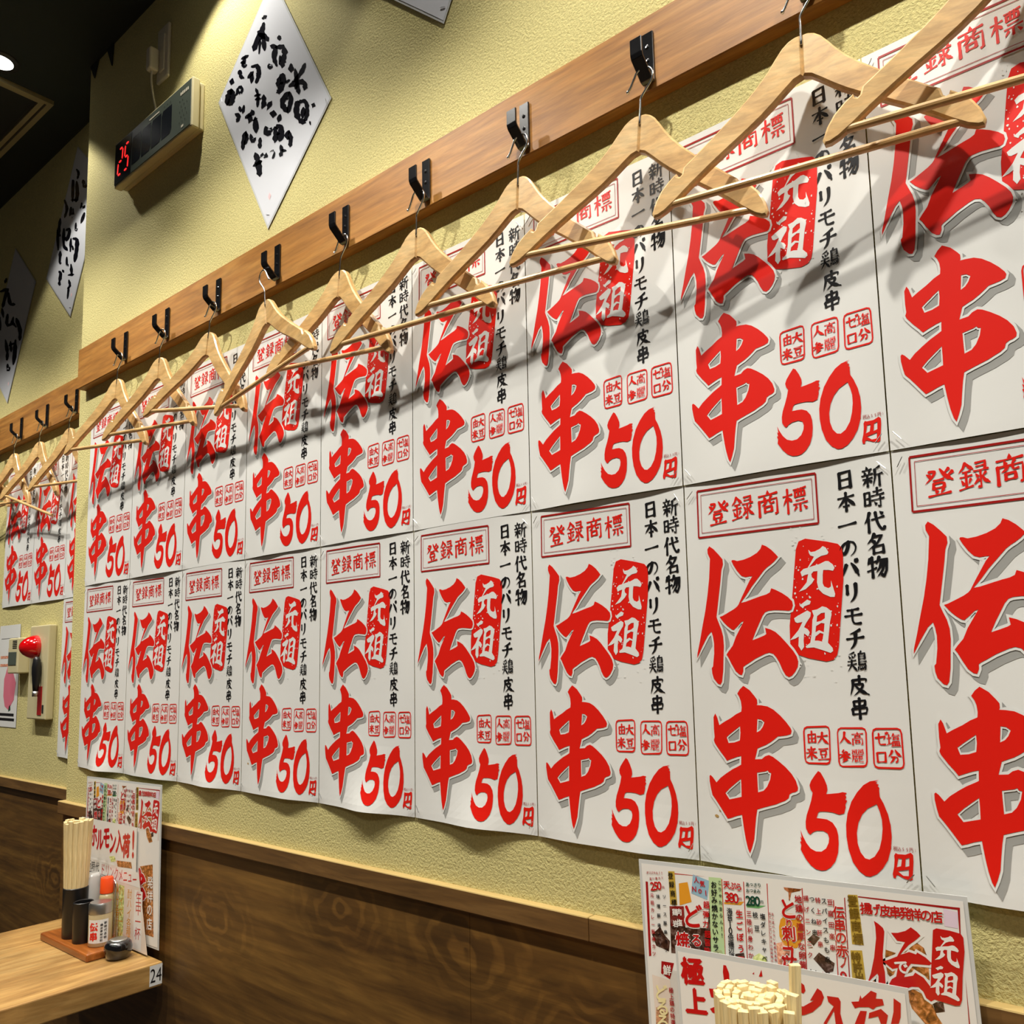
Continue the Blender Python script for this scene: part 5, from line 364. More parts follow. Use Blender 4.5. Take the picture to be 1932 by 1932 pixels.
# ================================================================ posters
US = [i/16 for i in range(17)]
VS = [0, .03, .06, .1, .14, .19, .25, .33, .45, .6, .75, .9, 1.05, 1.2, 1.3, 1.35, 1.385, 1.414]
def poster_art():
    A = Art(); P, G, R, K, D = 0, 1, 2, 3, 4
    sh = (.021, -.022)
    for shape in DEN+KUSHI:
        out = [grow(shape[0], .009)]+[grow(h, -.006) for h in shape[1:]]
        A.poly([[(x+sh[0], y+sh[1]) for x, y in l] for l in out], 1, G)
        A.poly(out, 3, P); A.poly(shape, 4, R)
    for shape in FIVE+ZERO+YEN: A.poly(shape, 2, R)
    for shape in STAMP: A.poly(shape, 2, R)
    for shape in GANSO: A.poly(shape, 3, P)
    q = random.Random(5); sx = [p[0] for p in STAMP[0][0]]; sy = [p[1] for p in STAMP[0][0]]
    cx, cy = sum(sx)/len(sx), sum(sy)/len(sy)
    for k in range(90):                          # worn flecks in the seal
        e = q.random()**.4
        x = cx+(q.choice((-1, 1))*e*.10 if q.random() < .75 else q.uniform(-.1, .1)); y = cy+q.uniform(-.28, .28)
        s = q.uniform(.0012, .005)
        A.poly([[(x+s*math.cos(t)*q.uniform(.5, 1.3), y+s*math.sin(t)*q.uniform(.5, 1.3)) for t in (0, 1.2, 2.4, 3.7, 5)]], 3, P)
    def rect(l, w, lay, m):
        for a, b in zip(l, l[1:]+l[:1]): A.line(a, b, w, lay, m)
    rect(FRAME, .0075, 2, D)
    c = (sum(p[0] for p in FRAME)/4, sum(p[1] for p in FRAME)/4)
    rect([(p[0]+(.019 if p[0] < c[0] else -.019), p[1]+(.017 if p[1] < c[1] else -.017)) for p in FRAME], .0022, 2, D)
    for b in BOXES:                              # rounded brushed boxes
        l = []
        for i in range(4):
            p0 = Vector(b[i-1]); p1 = Vector(b[i]); p2 = Vector(b[(i+1) % 4])
            l += [tuple(p1+(p0-p1).normalized()*.018), tuple(p1+(p0-p1).normalized()*.005+(p2-p1).normalized()*.005), tuple(p1+(p2-p1).normalized()*.018)]
        inn = grow(l, -.006 if area(l) > 0 else -.006)
        A.poly([l, [(x+q.uniform(-.0012, .0012), y+q.uniform(-.0012, .0012)) for x, y in inn]], 2, R)
    for ch, x, y, s, c in TXT:
        brush_char(A, ch, x, y, s*1.04, 2, R if c == 'r' else K)
    for k, ch in enumerate('(税込55円)'): A.char(ch, TAX[0]-.050+k*.0155, TAX[1], .0165 if ord(ch) > 128 else .0105, 2, D, 0, .05)
    return A
ART = poster_art()
def cut_art():
    bm = ART.bm()
    for u in US[1:-1]:
        bmesh.ops.bisect_plane(bm, geom=bm.verts[:]+bm.edges[:]+bm.faces[:], plane_co=(u, 0, 0), plane_no=(1, 0, 0))
    for v in VS[1:-1]:
        bmesh.ops.bisect_plane(bm, geom=bm.verts[:]+bm.edges[:]+bm.faces[:], plane_co=(0, v, 0), plane_no=(0, 1, 0))
    bm.verts.ensure_lookup_table()
    v = [tuple(x.co) for x in bm.verts]; f = [(tuple(x.index for x in q.verts), q.material_index) for q in bm.faces]
    bm.free(); return v, f
AV, AF = cut_art()
PMATS = ['paper', 'grey', 'red', 'black', 'dred', 'stain']
def poster_mesh(k, amp, top, stains=()):
    """one sheet: paper grid and print, gently lifting off the wall between its staples"""
    r = random.Random(k); ph = r.uniform(0, 6); c0 = r.uniform(.38, .62)
    def d(u, v):
        hump = math.sin(math.pi*min(1, max(0, u)))**1.5
        return (.0012+amp*hump*math.exp(-(v/.16)**1.3)*(1+.4*math.sin(9*u+ph))
                + top*hump*math.exp(-((1.414-v)/.10)) + .0014*(1+math.sin(3.1*v+ph+1.3*u))*math.sin(math.pi*u))
    vs = []; fs = []; ms = []
    for v in VS:
        for u in US: vs.append((u*W*.994, -d(u, v), v*VSC*.9985))
    nu = len(US)
    for j in range(len(VS)-1):
        for i in range(nu-1): fs.append((j*nu+i, j*nu+i+1, (j+1)*nu+i+1, (j+1)*nu+i)); ms.append(0)
    b = len(vs)
    for u, v, l in AV: vs.append((u*W*.994, -d(u, v)-.00022*l, v*VSC*.9985))
    for f, m in AF: fs.append(tuple(b+i for i in f)); ms.append(m)
    for (x, y, s) in stains:
        b = len(vs)
        for t in range(7): a = t*.9; u, v = x+s*math.cos(a)*r.uniform(.4, 1.2), y+s*.7*math.sin(a)*r.uniform(.4, 1.2); vs.append((u*W, -d(u, v)-.0003, v*VSC))
        fs.append(tuple(range(b, b+7))); ms.append(5)
    me = bpy.data.meshes.new('poster'); me.from_pydata(vs, [], fs)
    for p, m in zip(me.polygons, ms): p.material_index = m
    for m in PMATS: me.materials.append(M[m])
    me.update(); return me
LOW = [poster_mesh(11, .011, .001), poster_mesh(12, .008, .002), poster_mesh(13, .006, .001, [(.10, .17, .012), (.155, .235, .010), (.12, .19, .006)]), poster_mesh(14, .007, .001)]
UPP = [poster_mesh(21, .002, .001), poster_mesh(22, .0035, .0005), poster_mesh(23, .0015, .002)]
stp = None
def staple_mesh():
    bm = bmesh.new(); tube(bm, [(-.0055, 0, 0), (.0055, 0, 0)], .0005, 5)
    me = bpy.data.meshes.new('staple'); bm.to_mesh(me); bm.free(); me.materials.append(M['staple']); return me
STM = staple_mesh()
ORD = ['first', 'second', 'third', 'fourth', 'fifth', 'sixth', 'seventh', 'eighth', 'ninth', 'tenth']
def put_poster(me, x, z, y, label, group):
    o = bpy.data.objects.new('price_poster', me); COL.objects.link(o); o.location = (x, y, z)
    tag(o, label, 'poster', group)
    for (u, v, a) in ((.035, .045, -50), (.965, .045, 50), (.035, 1.372, 50), (.965, 1.372, -50)):
        s = bpy.data.objects.new('staple', STM); COL.objects.link(s); s.parent = o
        s.location = (u*W*.994, -.0032 - (.002 if v < 1 else .001), v*VSC*.9985); s.rotation_euler = (0, math.radians(-a+rnd.uniform(-12, 12)), 0)
    return o
ZS = 1.4535; PH = .42
pat = [0, 3, 1, 2, 0, 1, 3, 2, 1]
for i in range(9):
    put_poster(LOW[pat[i] if i < 7 else (2 if i == 7 else 3)], i*W, ZS-PH, -.001, f'white poster with red characters and 50 yen price, lower row, {ORD[i]} from the wall corner', 'price posters in the lower row')
for i in range(9):
    put_poster(UPP[(i*2+1) % 3], i*W, ZS, -.0022, f'white red-lettered 50 yen poster under the coat rack, upper row, {ORD[i]} from the wall corner', 'price posters in the upper row')
for k, i in enumerate(range(4)):
    put_poster(UPP[i % 3], -.360-W*(i-1), ZS-.004, REC-.001, f'red-lettered 50 yen poster on the recessed wall, upper row, {ORD[i]} from the corner', 'price posters on the recessed wall')
put_poster(LOW[1], -.358, ZS-.006-PH, REC-.002, 'red-lettered 50 yen poster on the recessed wall below the upper row, beside the fire alarm', 'price posters on the recessed wall')

# ================================================================ calligraphy sheets hung by a corner
SQ = .2324664/.297            # all sheets share the proportions of the posters
LS, SS = .42, .297
def diamond(name, bot, mirror, y, strokes, label):
    t = math.radians(35.26)
    b = Vector((-math.cos(math.radians(54.74))*LS*SQ, math.sin(math.radians(54.74))*LS)); a = Vector((math.cos(t)*SS*SQ, math.sin(t)*SS))
    if mirror: a, b = Vector((-a.x, a.y)), Vector((-b.x, b.y))
    A = Art(); sheet = [(0, 0), tuple(a), tuple(a+b), tuple(b)]
    if area(sheet) < 0: sheet = sheet[::-1]
    A.poly([grow(sheet, .004)], 0, 1); A.poly([sheet], 2, 0)
    for s in strokes: A.poly([[(x-bot[0], z-bot[1]) for x, z in s]], 4, 2)
    A.poly([[(.004, .050), (.009, .058), (.004, .066), (-.001, .058)]], 4, 3)
    bm = A.bm()
    for v in bm.verts: v.co = Vector((v.co.x, -v.co.z*.0002, v.co.y))
    bmesh.ops.recalc_face_normals(bm, faces=bm.faces[:])
    o = obj(name, bm, [M['sheet'], M['lamrim'], M['ink'], M['pinkseal']]); o.location = (bot[0], y-.002, bot[1])
    tag(o, label, 'sign', 'calligraphy sheets hung by a corner')
    for (x, z, an) in ((.0, .022, 20), (a.x*.95, a.y, 70), (b.x*.95, b.y, 70)):
        s = bpy.data.objects.new('staple', STM); COL.objects.link(s); s.parent = o; s.location = (x, -.0012, z); s.rotation_euler = (0, math.radians(an), 0)
    return o
diamond('calligraphy_sheet', (.754, 2.088), False, 0, BRUSH1, 'white diamond-hung sheet of black brush writing above the coat rack, beside the red number display')
diamond('calligraphy_sheet', (1.236, 2.254), True, 0, [], 'white laminated sheet cut off by the top edge, only its blank lower corner showing')
diamond('calligraphy_sheet', (-.406, 2.273), True, REC, BRUSH2, 'brush-written diamond sheet on the recessed wall, partly hidden by the wall corner')
diamond('calligraphy_sheet', (-.877, 2.117), True, REC, BRUSH3, 'shaded brush-written diamond sheet at the left edge, above the far coat rack')

# ================================================================ coat racks
def hook_mesh():
    bm = bmesh.new(); w = .0082
    P = [(-.0005, .061), (-.0005, .0), (-.0015, -.005), (-.006, -.004), (-.026, .014), (-.0275, .018), (-.0275, .038)]   # y (out), z
    th = .0032
    def off(i):
        p = Vector(P[i]); a = (Vector(P[min(i+1, len(P)-1)])-Vector(P[max(i-1, 0)])).normalized(); return Vector((a.y, -a.x))*th/2
    rings = []
    for i, (y, z) in enumerate(P):
        n = off(i)
        rings.append([bm.verts.new((sx*w, y+s*n.x, z+s*n.y)) for sx, s in ((-1, -1), (1, -1), (1, 1), (-1, 1))])
    for a, b in zip(rings, rings[1:]):
        for k in range(4): bm.faces.new((a[k], a[(k+1) % 4], b[(k+1) % 4], b[k]))
    bm.faces.new(rings[0][::-1]); bm.faces.new(rings[-1]); bmesh.ops.recalc_face_normals(bm, faces=bm.faces[:])
    bmesh.ops.bevel(bm, geom=bm.edges[:], offset=.0006, segments=1, affect='EDGES')
    for z in (.024, .042):                                              # screw heads
        bmesh.ops.create_uvsphere(bm, u_segments=8, v_segments=5, radius=.003, matrix=Matrix.Translation((0, -.002, z)) @ Matrix.Diagonal((1, .5, 1, 1)))
    me = bpy.data.meshes.new('hook'); bm.to_mesh(me); bm.free(); me.materials.append(M['blackmetal']); return me
HK = hook_mesh()
def rack(x0, x1, y, z0, z1, xs, label, zh=1.957):
    e = empty('coat_rack', (x0, y, z0), 0, label, 'coat rack')
    bm = bmesh.new(); box(bm, (x0, y-.021, z0), (x1, y, z1), .0015, 1)
    for v in bm.verts: v.co -= Vector((x0, y, z0))
    obj('backboard', bm, M['board'], e)
    for x in xs:
        h = bpy.data.objects.new('hook', HK); COL.objects.link(h); h.parent = e; h.location = (x-x0, -.0225, zh-z0)
    return e
HX = [.216, .409, .616, .820, 1.020, 1.217, 1.415, 1.615, 1.816, 2.014]
rack(-.048, 3.4, 0, 1.943, 2.044, HX, 'long brown wooden coat rack board with black hooks on the main wall')
RX = [-.872, -.677, -.481, -.279]
rack(-2.5, -.07, REC, 1.947, 2.055, RX, 'brown wooden coat rack board with black hooks on the recessed wall')

# ================================================================ coat hangers
TOPZ = [(0, 0), (.008, -.0006), (.016, -.0035), (.024, -.009), (.033, -.0185), (.043, -.030), (.056, -.0425), (.07, -.054), (.09, -.0685), (.115, -.0855), (.14, -.1015), (.155, -.111), (.1575, -.1185), (.1605, -.1205), (.1635, -.1195), (.165, -.116), (.175, -.1225), (.186, -.132), (.194, -.143), (.199, -.155)]
BOTZ = [(0, -.044), (.010, -.0475), (.022, -.056), (.036, -.0665), (.052, -.0775), (.07, -.0885), (.095, -.1025), (.12, -.117), (.145, -.1325), (.165, -.146), (.18, -.155), (.19, -.159), (.197, -.1595)]
def arm_mesh(sgn):
    bm = bmesh.new(); T = .0055
    pts = [(x*.83, z*1.045) for x, z in TOPZ]+[(x*.83, z*1.045) for x, z in reversed(BOTZ)]
    loops = []
    inset = grow(pts, -.0022)
    for y, l in ((-T, inset), (-T+.0022, pts), (T-.0022, pts), (T, inset)):
        ring = []
        for x, z in l:
            x = max(0, x); s = x/.165
            ring.append(bm.verts.new((sgn*x*.998, y*(1-.15*s)-.020*s+.005, z)))
        loops.append(ring)
    n = len(pts)
    for a, b in zip(loops, loops[1:]):
        for i in range(n): bm.faces.new((a[i], a[(i+1) % n], b[(i+1) % n], b[i]))
    for l, ring in ((inset, loops[0]), (inset, loops[-1])):
        for t in tessellate_polygon([[Vector((x, z, 0)) for x, z in l]]): 
            try: bm.faces.new([ring[i] for i in t])
            except ValueError: pass
    bmesh.ops.recalc_face_normals(bm, faces=bm.faces[:])
    me = bpy.data.meshes.new('shoulder_arm'); bm.to_mesh(me); bm.free(); me.materials.append(M['hanger'])
    for p in me.polygons: p.use_smooth = True
    me.set_sharp_from_angle(angle=math.radians(28)); return me
ARM = {1: arm_mesh(1), -1: arm_mesh(-1)}
def bar_mesh():
    bm = bmesh.new(); tube(bm, [(-.146, -.0125, -.154), (0, -.0125, -.154), (.146, -.0125, -.154)], .004, 12)
    me = bpy.data.meshes.new('trouser_bar'); bm.to_mesh(me); bm.free(); me.materials.append(M['hanger']); return me
BAR = bar_mesh()
def wire_mesh(s):
    bm = bmesh.new()
    P = smooth_path([(0, 0, -.012), (0, 0, .010), (0, 0, .020), (.005*s, 0, .029), (.012*s, 0, .039), (.0142*s, 0, .048), (.010*s, 0, .0565), (.001*s, 0, .0595), (-.007*s, 0, .055), (-.011*s, 0, .046), (-.015*s, 0, .037), (-.018*s, 0, .033)], 4)
    tube(bm, P, .0014, 8); bmesh.ops.create_uvsphere(bm, u_segments=8, v_segments=6, radius=.0021, matrix=Matrix.Translation(P[-1]))
    me = bpy.data.meshes.new('wire_hook'); bm.to_mesh(me); bm.free(); me.materials.append(M['chrome'])
    for p in me.polygons: p.use_smooth = True
    return me
WIRE = {1: wire_mesh(1), -1: wire_mesh(-1)}
def hanger(x, y, z, yaw, roll, label, group, wire=1, loose=False):
    e = empty('coat_hanger', (x, y, z), 0, label, 'coat hanger', group)
    pv = Vector((0, 0, .058)); e.rotation_euler = (0, -math.radians(roll), math.radians(yaw))
    R = e.rotation_euler.to_matrix(); e.location = Vector((x, y, z)) + pv - R @ pv
    for n, me in (('shoulder_arm', ARM[-1]), ('shoulder_arm', ARM[1]), ('trouser_bar', BAR), ('wire_hook', WIRE[wire])):
        c = bpy.data.objects.new(n, me); COL.objects.link(c); c.parent = e
        if n == 'trouser_bar' and loose: c.rotation_euler = (0, math.radians(13), 0); c.location = (.030, .0, -.035)
    return e
HANG = [(1.807, 9.3, -1.0), (1.616, 9.1, -5.1), (1.421, 5.0, -3.1), (1.21, 5.0, -1.7), (1.024, 1.0, -6.3), (0.79, -2.0, 7.4), (0.628, 6.0, -8.4), (0.426, 6.5, -4.0), (0.225, 6.6, -4.7)]
HY = -.0385
for i, (x, yaw, roll) in enumerate(reversed(HANG)):
    hanger(.814 if i == 3 else (x+HX[i])/2, HY-(.009 if i == 3 else -.0075 if i == 4 else 0), 1.904, yaw, roll, f'pale wooden coat hanger on the {ORD[i]} hook from the wall corner', 'wooden hangers on the main rack', -1 if i == 3 else 1)
hanger(2.012, HY, 1.904, 7.5, -3, 'nearest pale wooden coat hanger, cut off by the top right of the frame', 'wooden hangers on the main rack')
hanger(-.275, REC+HY, 1.906, 5, -4, 'wooden coat hanger on the recessed rack, against the wall corner', 'wooden hangers on the recessed rack')
hanger(-.479, REC+HY, 1.906, 6, -5, 'wooden coat hanger with a slanting loose bar on the recessed rack', 'wooden hangers on the recessed rack', loose=True)
hanger(-.675, REC+HY, 1.906, 5, -4, 'wooden coat hanger on the recessed rack, third from the corner', 'wooden hangers on the recessed rack')
hanger(-.870, REC+HY, 1.906, 5, 2, 'wooden coat hanger on the recessed rack, cut off by the left edge of the photo', 'wooden hangers on the recessed rack')

# ================================================================ number display, socket and plug
dx0, dx1, dz0, dz1, dp = .138, .503, 2.392, 2.506, .030
e = empty('number_display', (dx0, 0, dz0), 0, 'beige wall number display showing a red 25', 'display')
bm = bmesh.new(); box(bm, (.004, -.012, .003), (dx1-dx0-.004, 0, dz1-dz0-.003), .003, 2); obj('back_shell', bm, M['cream'], e)
bm = bmesh.new(); box(bm, (0, -dp, 0), (dx1-dx0, -.0125, dz1-dz0), .003, 2); obj('front_shell', bm, M['cream'], e)
L, H = dx1-dx0, dz1-dz0
bm = bmesh.new(); box(bm, (.004, -dp-.001, .004), (L-.004, -dp+.002, H-.004), .001, 1); face = obj('face_panel', bm, M['greyp'], e)
A = Art(); fz = -dp-.0014
A.poly([[(.004, .006), (.088, .006), (.088, H-.006), (.004, H-.006)]], 0, 0)
for k in range(4):
    x = .091+k*.0475; A.poly([[(x, .022), (x+.039, .022), (x+.0455, .032), (x+.0455, H-.026), (x+.0065, H-.026), (x, H-.036)]], 0, 0)
bm = A.bm()
for v in bm.verts: v.co = Vector((v.co.x, fz, v.co.y))
obj('display_window', bm, M['darkp'], e)
bm = bmesh.new()
def seg7(bm, x, z, w, h, on):
    t = .0045; g = .0025
    SG = dict(a=((0, h), (w, h)), g=((0, h/2), (w, h/2)), d=((0, 0), (w, 0)), f=((0, h/2), (0, h)), b=((w, h/2), (w, h)), e=((0, 0), (0, h/2)), c=((w, 0), (w, h/2)))
    for s in on:
        (ax, az), (bx, bz) = SG[s]
        sk = lambda zz: .10*zz
        d = Vector((bx-ax, bz-az)).normalized(); n = Vector((-d.y, d.x))*t/2
        p = Vector((ax, az))+d*g; q = Vector((bx, bz))-d*g
        l = [p, p+d*t*.6+n, q-d*t*.6+n, q, q-d*t*.6-n, p+d*t*.6-n]
        bm.faces.new([bm.verts.new((x+v.x+sk(v.y), fz-.0006, z+v.y)) for v in l])
seg7(bm, .020, .024, .019, .064, 'abged'); seg7(bm, .052, .024, .019, .064, 'afgcd')
obj('led_digits', bm, M['led'], e)
A = Art()
for k in range(14):
    x = L-.050+(k % 3)*.012+(k//3 % 2)*.006; z = .026+(k//3)*.0125; A.poly([[(x+.0014*math.cos(t), z+.0014*math.sin(t)) for t in (0, 1, 2, 3, 4, 5)]], 0, 0)
for k in range(3): A.poly([[(L-.12+k*.014+.0015*math.cos(t), H-.018+.0015*math.sin(t)) for t in (0, 1, 2, 3, 4, 5)]], 0, 0)
bm = A.bm()
for v in bm.verts: v.co = Vector((v.co.x, fz-.0003, v.co.y))
obj('speaker_holes', bm, M['dark'], e)
A = Art(); A.poly([[(.175, H-.020), (.222, H-.020), (.222, H-.0165), (.175, H-.0165)]], 0, 0); A.poly([[(L-.042, .012), (L-.032, .012), (L-.032, .017), (L-.042, .017)]], 0, 0)
for k in range(5): A.poly([[(L-.048+k*.0075, H-.026), (L-.043+k*.0075, H-.026), (L-.043+k*.0075, H-.019+.001*(k % 2)), (L-.048+k*.0075, H-.019)]], 0, 0)
bm = A.bm()
for v in bm.verts: v.co = Vector((v.co.x, fz-.0003, v.co.y))
obj('face_print', bm, M['whitep'], e)
e = empty('wall_socket', (.314, 0, 2.60), 0, 'white wall socket plate near the ceiling above the number display', 'socket')
bm = bmesh.new(); box(bm, (-.027, -.008, .0), (.027, 0, .135), .004, 3); obj('plate', bm, M['whitep'], e)
bm = bmesh.new(); box(bm, (-.010, -.011, .020), (.013, -.0075, .110), .002, 2); obj('socket_insert', bm, M['whitep'], e)
e = empty('power_plug', (.298, -.011, 2.643), 0, 'white plug with its cable running down to the number display', 'plug')
bm = bmesh.new(); box(bm, (-.012, -.022, -.022), (.010, 0, .034), .005, 3); obj('plug_body', bm, M['whitep'], e)
bm = bmesh.new(); tube(bm, smooth_path([(0, -.012, -.020), (-.001, -.012, -.045), (-.003, -.006, -.075), (.001, -.002, -.105), (.010, -.003, -.128), (.014, -.006, -.142)]), .0024, 8); obj('cable', bm, M['whitep'], e, True)

# ================================================================ ceiling: downlights, vent
def downlight(x, y, w, size, blend, label, aim=None, soft=.022):
    e = empty('ceiling_downlight', (x, y, CEIL), 0, label, 'ceiling light', 'ceiling downlights')
    bm = bmesh.new(); lathe(bm, [(.030, -.004), (.043, -.004), (.045, -.001), (.045, .0)], 32); obj('trim_ring', bm, M['ring'], e, True)
    bm = bmesh.new(); bmesh.ops.create_circle(bm, cap_ends=True, segments=28, radius=.031, matrix=Matrix.Translation((0, 0, -.0035)))
    for f in bm.faces: f.normal_flip()
    obj('lens', bm, M['lens'], e)
    l = bpy.data.lights.new('downlight_lamp', 'SPOT'); l.energy = w; l.color = LIGHT_COL; l.spot_size = math.radians(size); l.spot_blend = blend; l.shadow_soft_size = soft
    o = bpy.data.objects.new('downlight_lamp', l); COL.objects.link(o); o.parent = e; o.location = (0, 0, -.012)
    if aim: o.rotation_mode = 'QUATERNION'; o.rotation_quaternion = (Vector(aim)-Vector((x, y, CEIL-.012))).to_track_quat('-Z', 'Y')
    return e
DL = ['lit downlight in the black ceiling at the left edge, beside the vent', 'downlight close to the wall above the number display', 'downlight close to the wall over the middle of the coat rack', 'downlight close to the wall over the near end of the coat rack']
for (x, y), l in zip(DOWN_LAMPS, DL): downlight(x, y, DOWN_W, 98, .2, l)
for k, (x, y) in enumerate(WASH_LAMPS): downlight(x, y, WASH_W, 108, .4, f'downlight over the tables, {ORD[k]} from the far end')
for k, (x, y) in enumerate(ROOM_LAMPS): downlight(x, y, ROOM_W, 124, .5, f'downlight over the aisle, {ORD[k]} from the far end', soft=.14)
e = empty('ceiling_vent', (-.315, -.012, CEIL), 0, 'beige framed square vent in the black ceiling at upper left', 'vent')
def fr(a, b, m, n, w, z0, z1, name, mt, par):
    bm = bmesh.new(); u = Vector((-1, -.02, 0)); v = Vector((.0, -1, 0)).normalized()
    def P(s, t, z): q = u*s+v*t; return (q.x, q.y, z)
    for (s0, s1, t0, t1) in ((a, b, m, m+w), (a, b, n-w, n), (a, a+w, m+w, n-w), (b-w, b, m+w, n-w)):
        vs = [bm.verts.new(P(s, t, z)) for z in (z0, z1) for s, t in ((s0, t0), (s1, t0), (s1, t1), (s0, t1))]
        for f in ((0, 1, 2, 3), (7, 6, 5, 4), (0, 4, 5, 1), (1, 5, 6, 2), (2, 6, 7, 3), (3, 7, 4, 0)): bm.faces.new([vs[i] for i in f])
    bmesh.ops.recalc_face_normals(bm, faces=bm.faces[:]); return obj(name, bm, mt, par)
fr(0, .62, 0, .62, .013, -.012, 0, 'outer_frame', M['acframe'], e); fr(.017, .603, .017, .603, .012, -.008, 0, 'inner_frame', M['acframe'], e)
fr(.030, .590, .030, .590, .29, -.003, 0, 'dark_panel', M['acdark'], e)

for pts, l in (([(.0, 2.8395), (.036, 2.8395), (.031, 2.78)], 'larger torn flap of black ceiling paper hanging over the wall top'), ([(-.098, 2.8395), (-.050, 2.8395), (-.073, 2.797)], 'smaller torn flap of black ceiling paper at the wall corner')):
    bm = bmesh.new(); prism(bm, pts, -.004, -.0008); tag(obj('paper_flap', bm, M['ceil']), l, 'paper flap')

# ================================================================ fire alarm, intercom box, torch, notice on the recessed wall
e = empty('fire_alarm', (-.532, REC, 1.123), 0, 'cream fire alarm plate with a red domed lamp on the recessed wall', 'fire alarm')
bm = bmesh.new(); box(bm, (0, -.021, 0), (.131, 0, .258), .003, 2); obj('plate', bm, M['cream'], e)
bm = bmesh.new(); lathe(bm, [(.033, 0), (.034, .004), (.032, .013), (.027, .024), (.020, .034), (.011, .041), (0, .044)], 32, Matrix.Translation((.050, -.021, .198)) @ Matrix.Rotation(math.radians(90), 4, 'X')); obj('lamp_cover', bm, M['lampred'], e, True)
bm = bmesh.new(); box(bm, (.076, -.0225, .012), (.104, -.0205, .090), .0005, 1); obj('name_strip', bm, pm('darkred'), e)
bm = bmesh.new(); box(bm, (.108, -.0222, .018), (.118, -.0205, .040), .0005, 1); obj('key_slot', bm, M['dark'], e)
e = empty('torch', (-.441, REC-.033, 1.200), 0, 'black torch hanging below the red alarm lamp', 'torch')
bm = bmesh.new(); lathe(bm, [(0, .0), (.007, .0), (.0085, .02), (.011, .045), (.0115, .065), (.009, .085), (.006, .093), (0, .095)], 20); obj('grip', bm, M['blackp'], e, True)
bm = bmesh.new(); lathe(bm, [(0, -.014), (.0078, -.014), (.0078, .0), (0, .0)], 20); obj('end_cap', bm, M['silver'], e, True)
e = empty('intercom_box', (-.662, REC, 1.249), 0, 'cream wall box with a grille and grey window, left of the fire alarm', 'wall box')
bm = bmesh.new(); box(bm, (0, -.032, 0), (.077, 0, .102), .004, 3); obj('housing', bm, M['cream'], e)
bm = bmesh.new(); box(bm, (.006, -.0335, .024), (.066, -.0315, .062), .001, 1); obj('window', bm, M['greyp'], e)
bm = bmesh.new()
for k in range(5): box(bm, (.034, -.0328, .072+k*.005), (.066, -.0315, .0745+k*.005))
obj('grille', bm, M['dark'], e)
A = Art(); A.poly([[(0, 0), (.166, 0), (.166, .302), (0, .302)]], 0, 0)
for k, (a, b, c) in enumerate(((.016, .15, .262), (.016, .15, .206), (.016, .12, .182))): A.line((a, c), (b, c), .0012 if k == 0 else .008, 1, 4 if k == 0 else 1)
A.poly([[(.07, .06), (.10, .05), (.14, .08), (.15, .13), (.125, .16), (.13, .19), (.10, .205), (.08, .18), (.055, .14), (.055, .09)]], 1, 2)
A.poly([[(.078, .212), (.118, .209), (.118, .228), (.078, .232)]], 1, 1)
A.poly([[(.024, .018), (.15, .018), (.15, .026), (.024, .026)]], 1, 4); A.poly([[(.024, .032), (.145, .032), (.145, .040), (.024, .040)]], 1, 4)
A.poly([[(.10, .045), (.118, .05), (.113, .065), (.105, .06)]], 1, 3)
bm = A.bm()
for v in bm.verts: v.co = Vector((v.co.x, -v.co.z*.0003, v.co.y))
bmesh.ops.recalc_face_normals(bm, faces=bm.faces[:])
o = obj('paper_notice', bm, [M['paper'], pm('salmon'), pm('pink'), pm('dgreen'), M['black']]); o.location = (-.831, REC-.0015, 1.092)
tag(o, 'white paper notice with a pink shape at the left edge, behind the wall box', 'notice')

# ================================================================ tables
def table(x0, x1, y0, y1, label, num=None):
    e = empty('table', ((x0+x1)/2, (y0+y1)/2, 0), 0, label, 'table')
    ox, oy = (x0+x1)/2, (y0+y1)/2
    bm = bmesh.new(); box(bm, (x0-ox, y0-oy, .656), (x1-ox, y1-oy, .70), .0025, 2); obj('tabletop', bm, M['table'], e)
    bm = bmesh.new(); box(bm, (x0-ox+.06, y0-oy+.10, .628), (x1-ox-.05, y0-oy+.16, .6555), .002, 1); obj('rail', bm, M['panel'], e)
    bm = bmesh.new(); box(bm, (-.04, -.04, .02), (.04, .04, .6555), .004, 2); obj('pedestal', bm, M['dark'], e)
    bm = bmesh.new(); box(bm, (-.17, -.24, 0), (.17, .24, .02), .006, 2); obj('base_plate', bm, M['dark'], e)
    if num:
        A = Art(); A.poly([[(-.0125, -.0185), (.0115, -.0185), (.0115, .0185), (-.0125, .0185)]], 0, 0)
        for k, ch in enumerate(num): A.char(ch, -.0062+k*.0112, 0, .026, 1, 1, .0, 0, .62)
        bm = A.bm()
        for v in bm.verts: v.co = Vector((x1-ox+.0006+v.co.z*.0003, y1-oy-.0125+v.co.x, .679+v.co.y))
        bmesh.ops.recalc_face_normals(bm, faces=bm.faces[:])
        o = obj('number_label', bm, [M['paper'], M['black']], e); o['label'] = 'white number label reading 24'
    return e
table(-.005, .462, -.70, -.0185, 'light wooden table numbered 24, at the left under the wall', '24')
table(1.50, 1.97, -.75, -.0185, 'wooden table just below the frame, under the near menu')
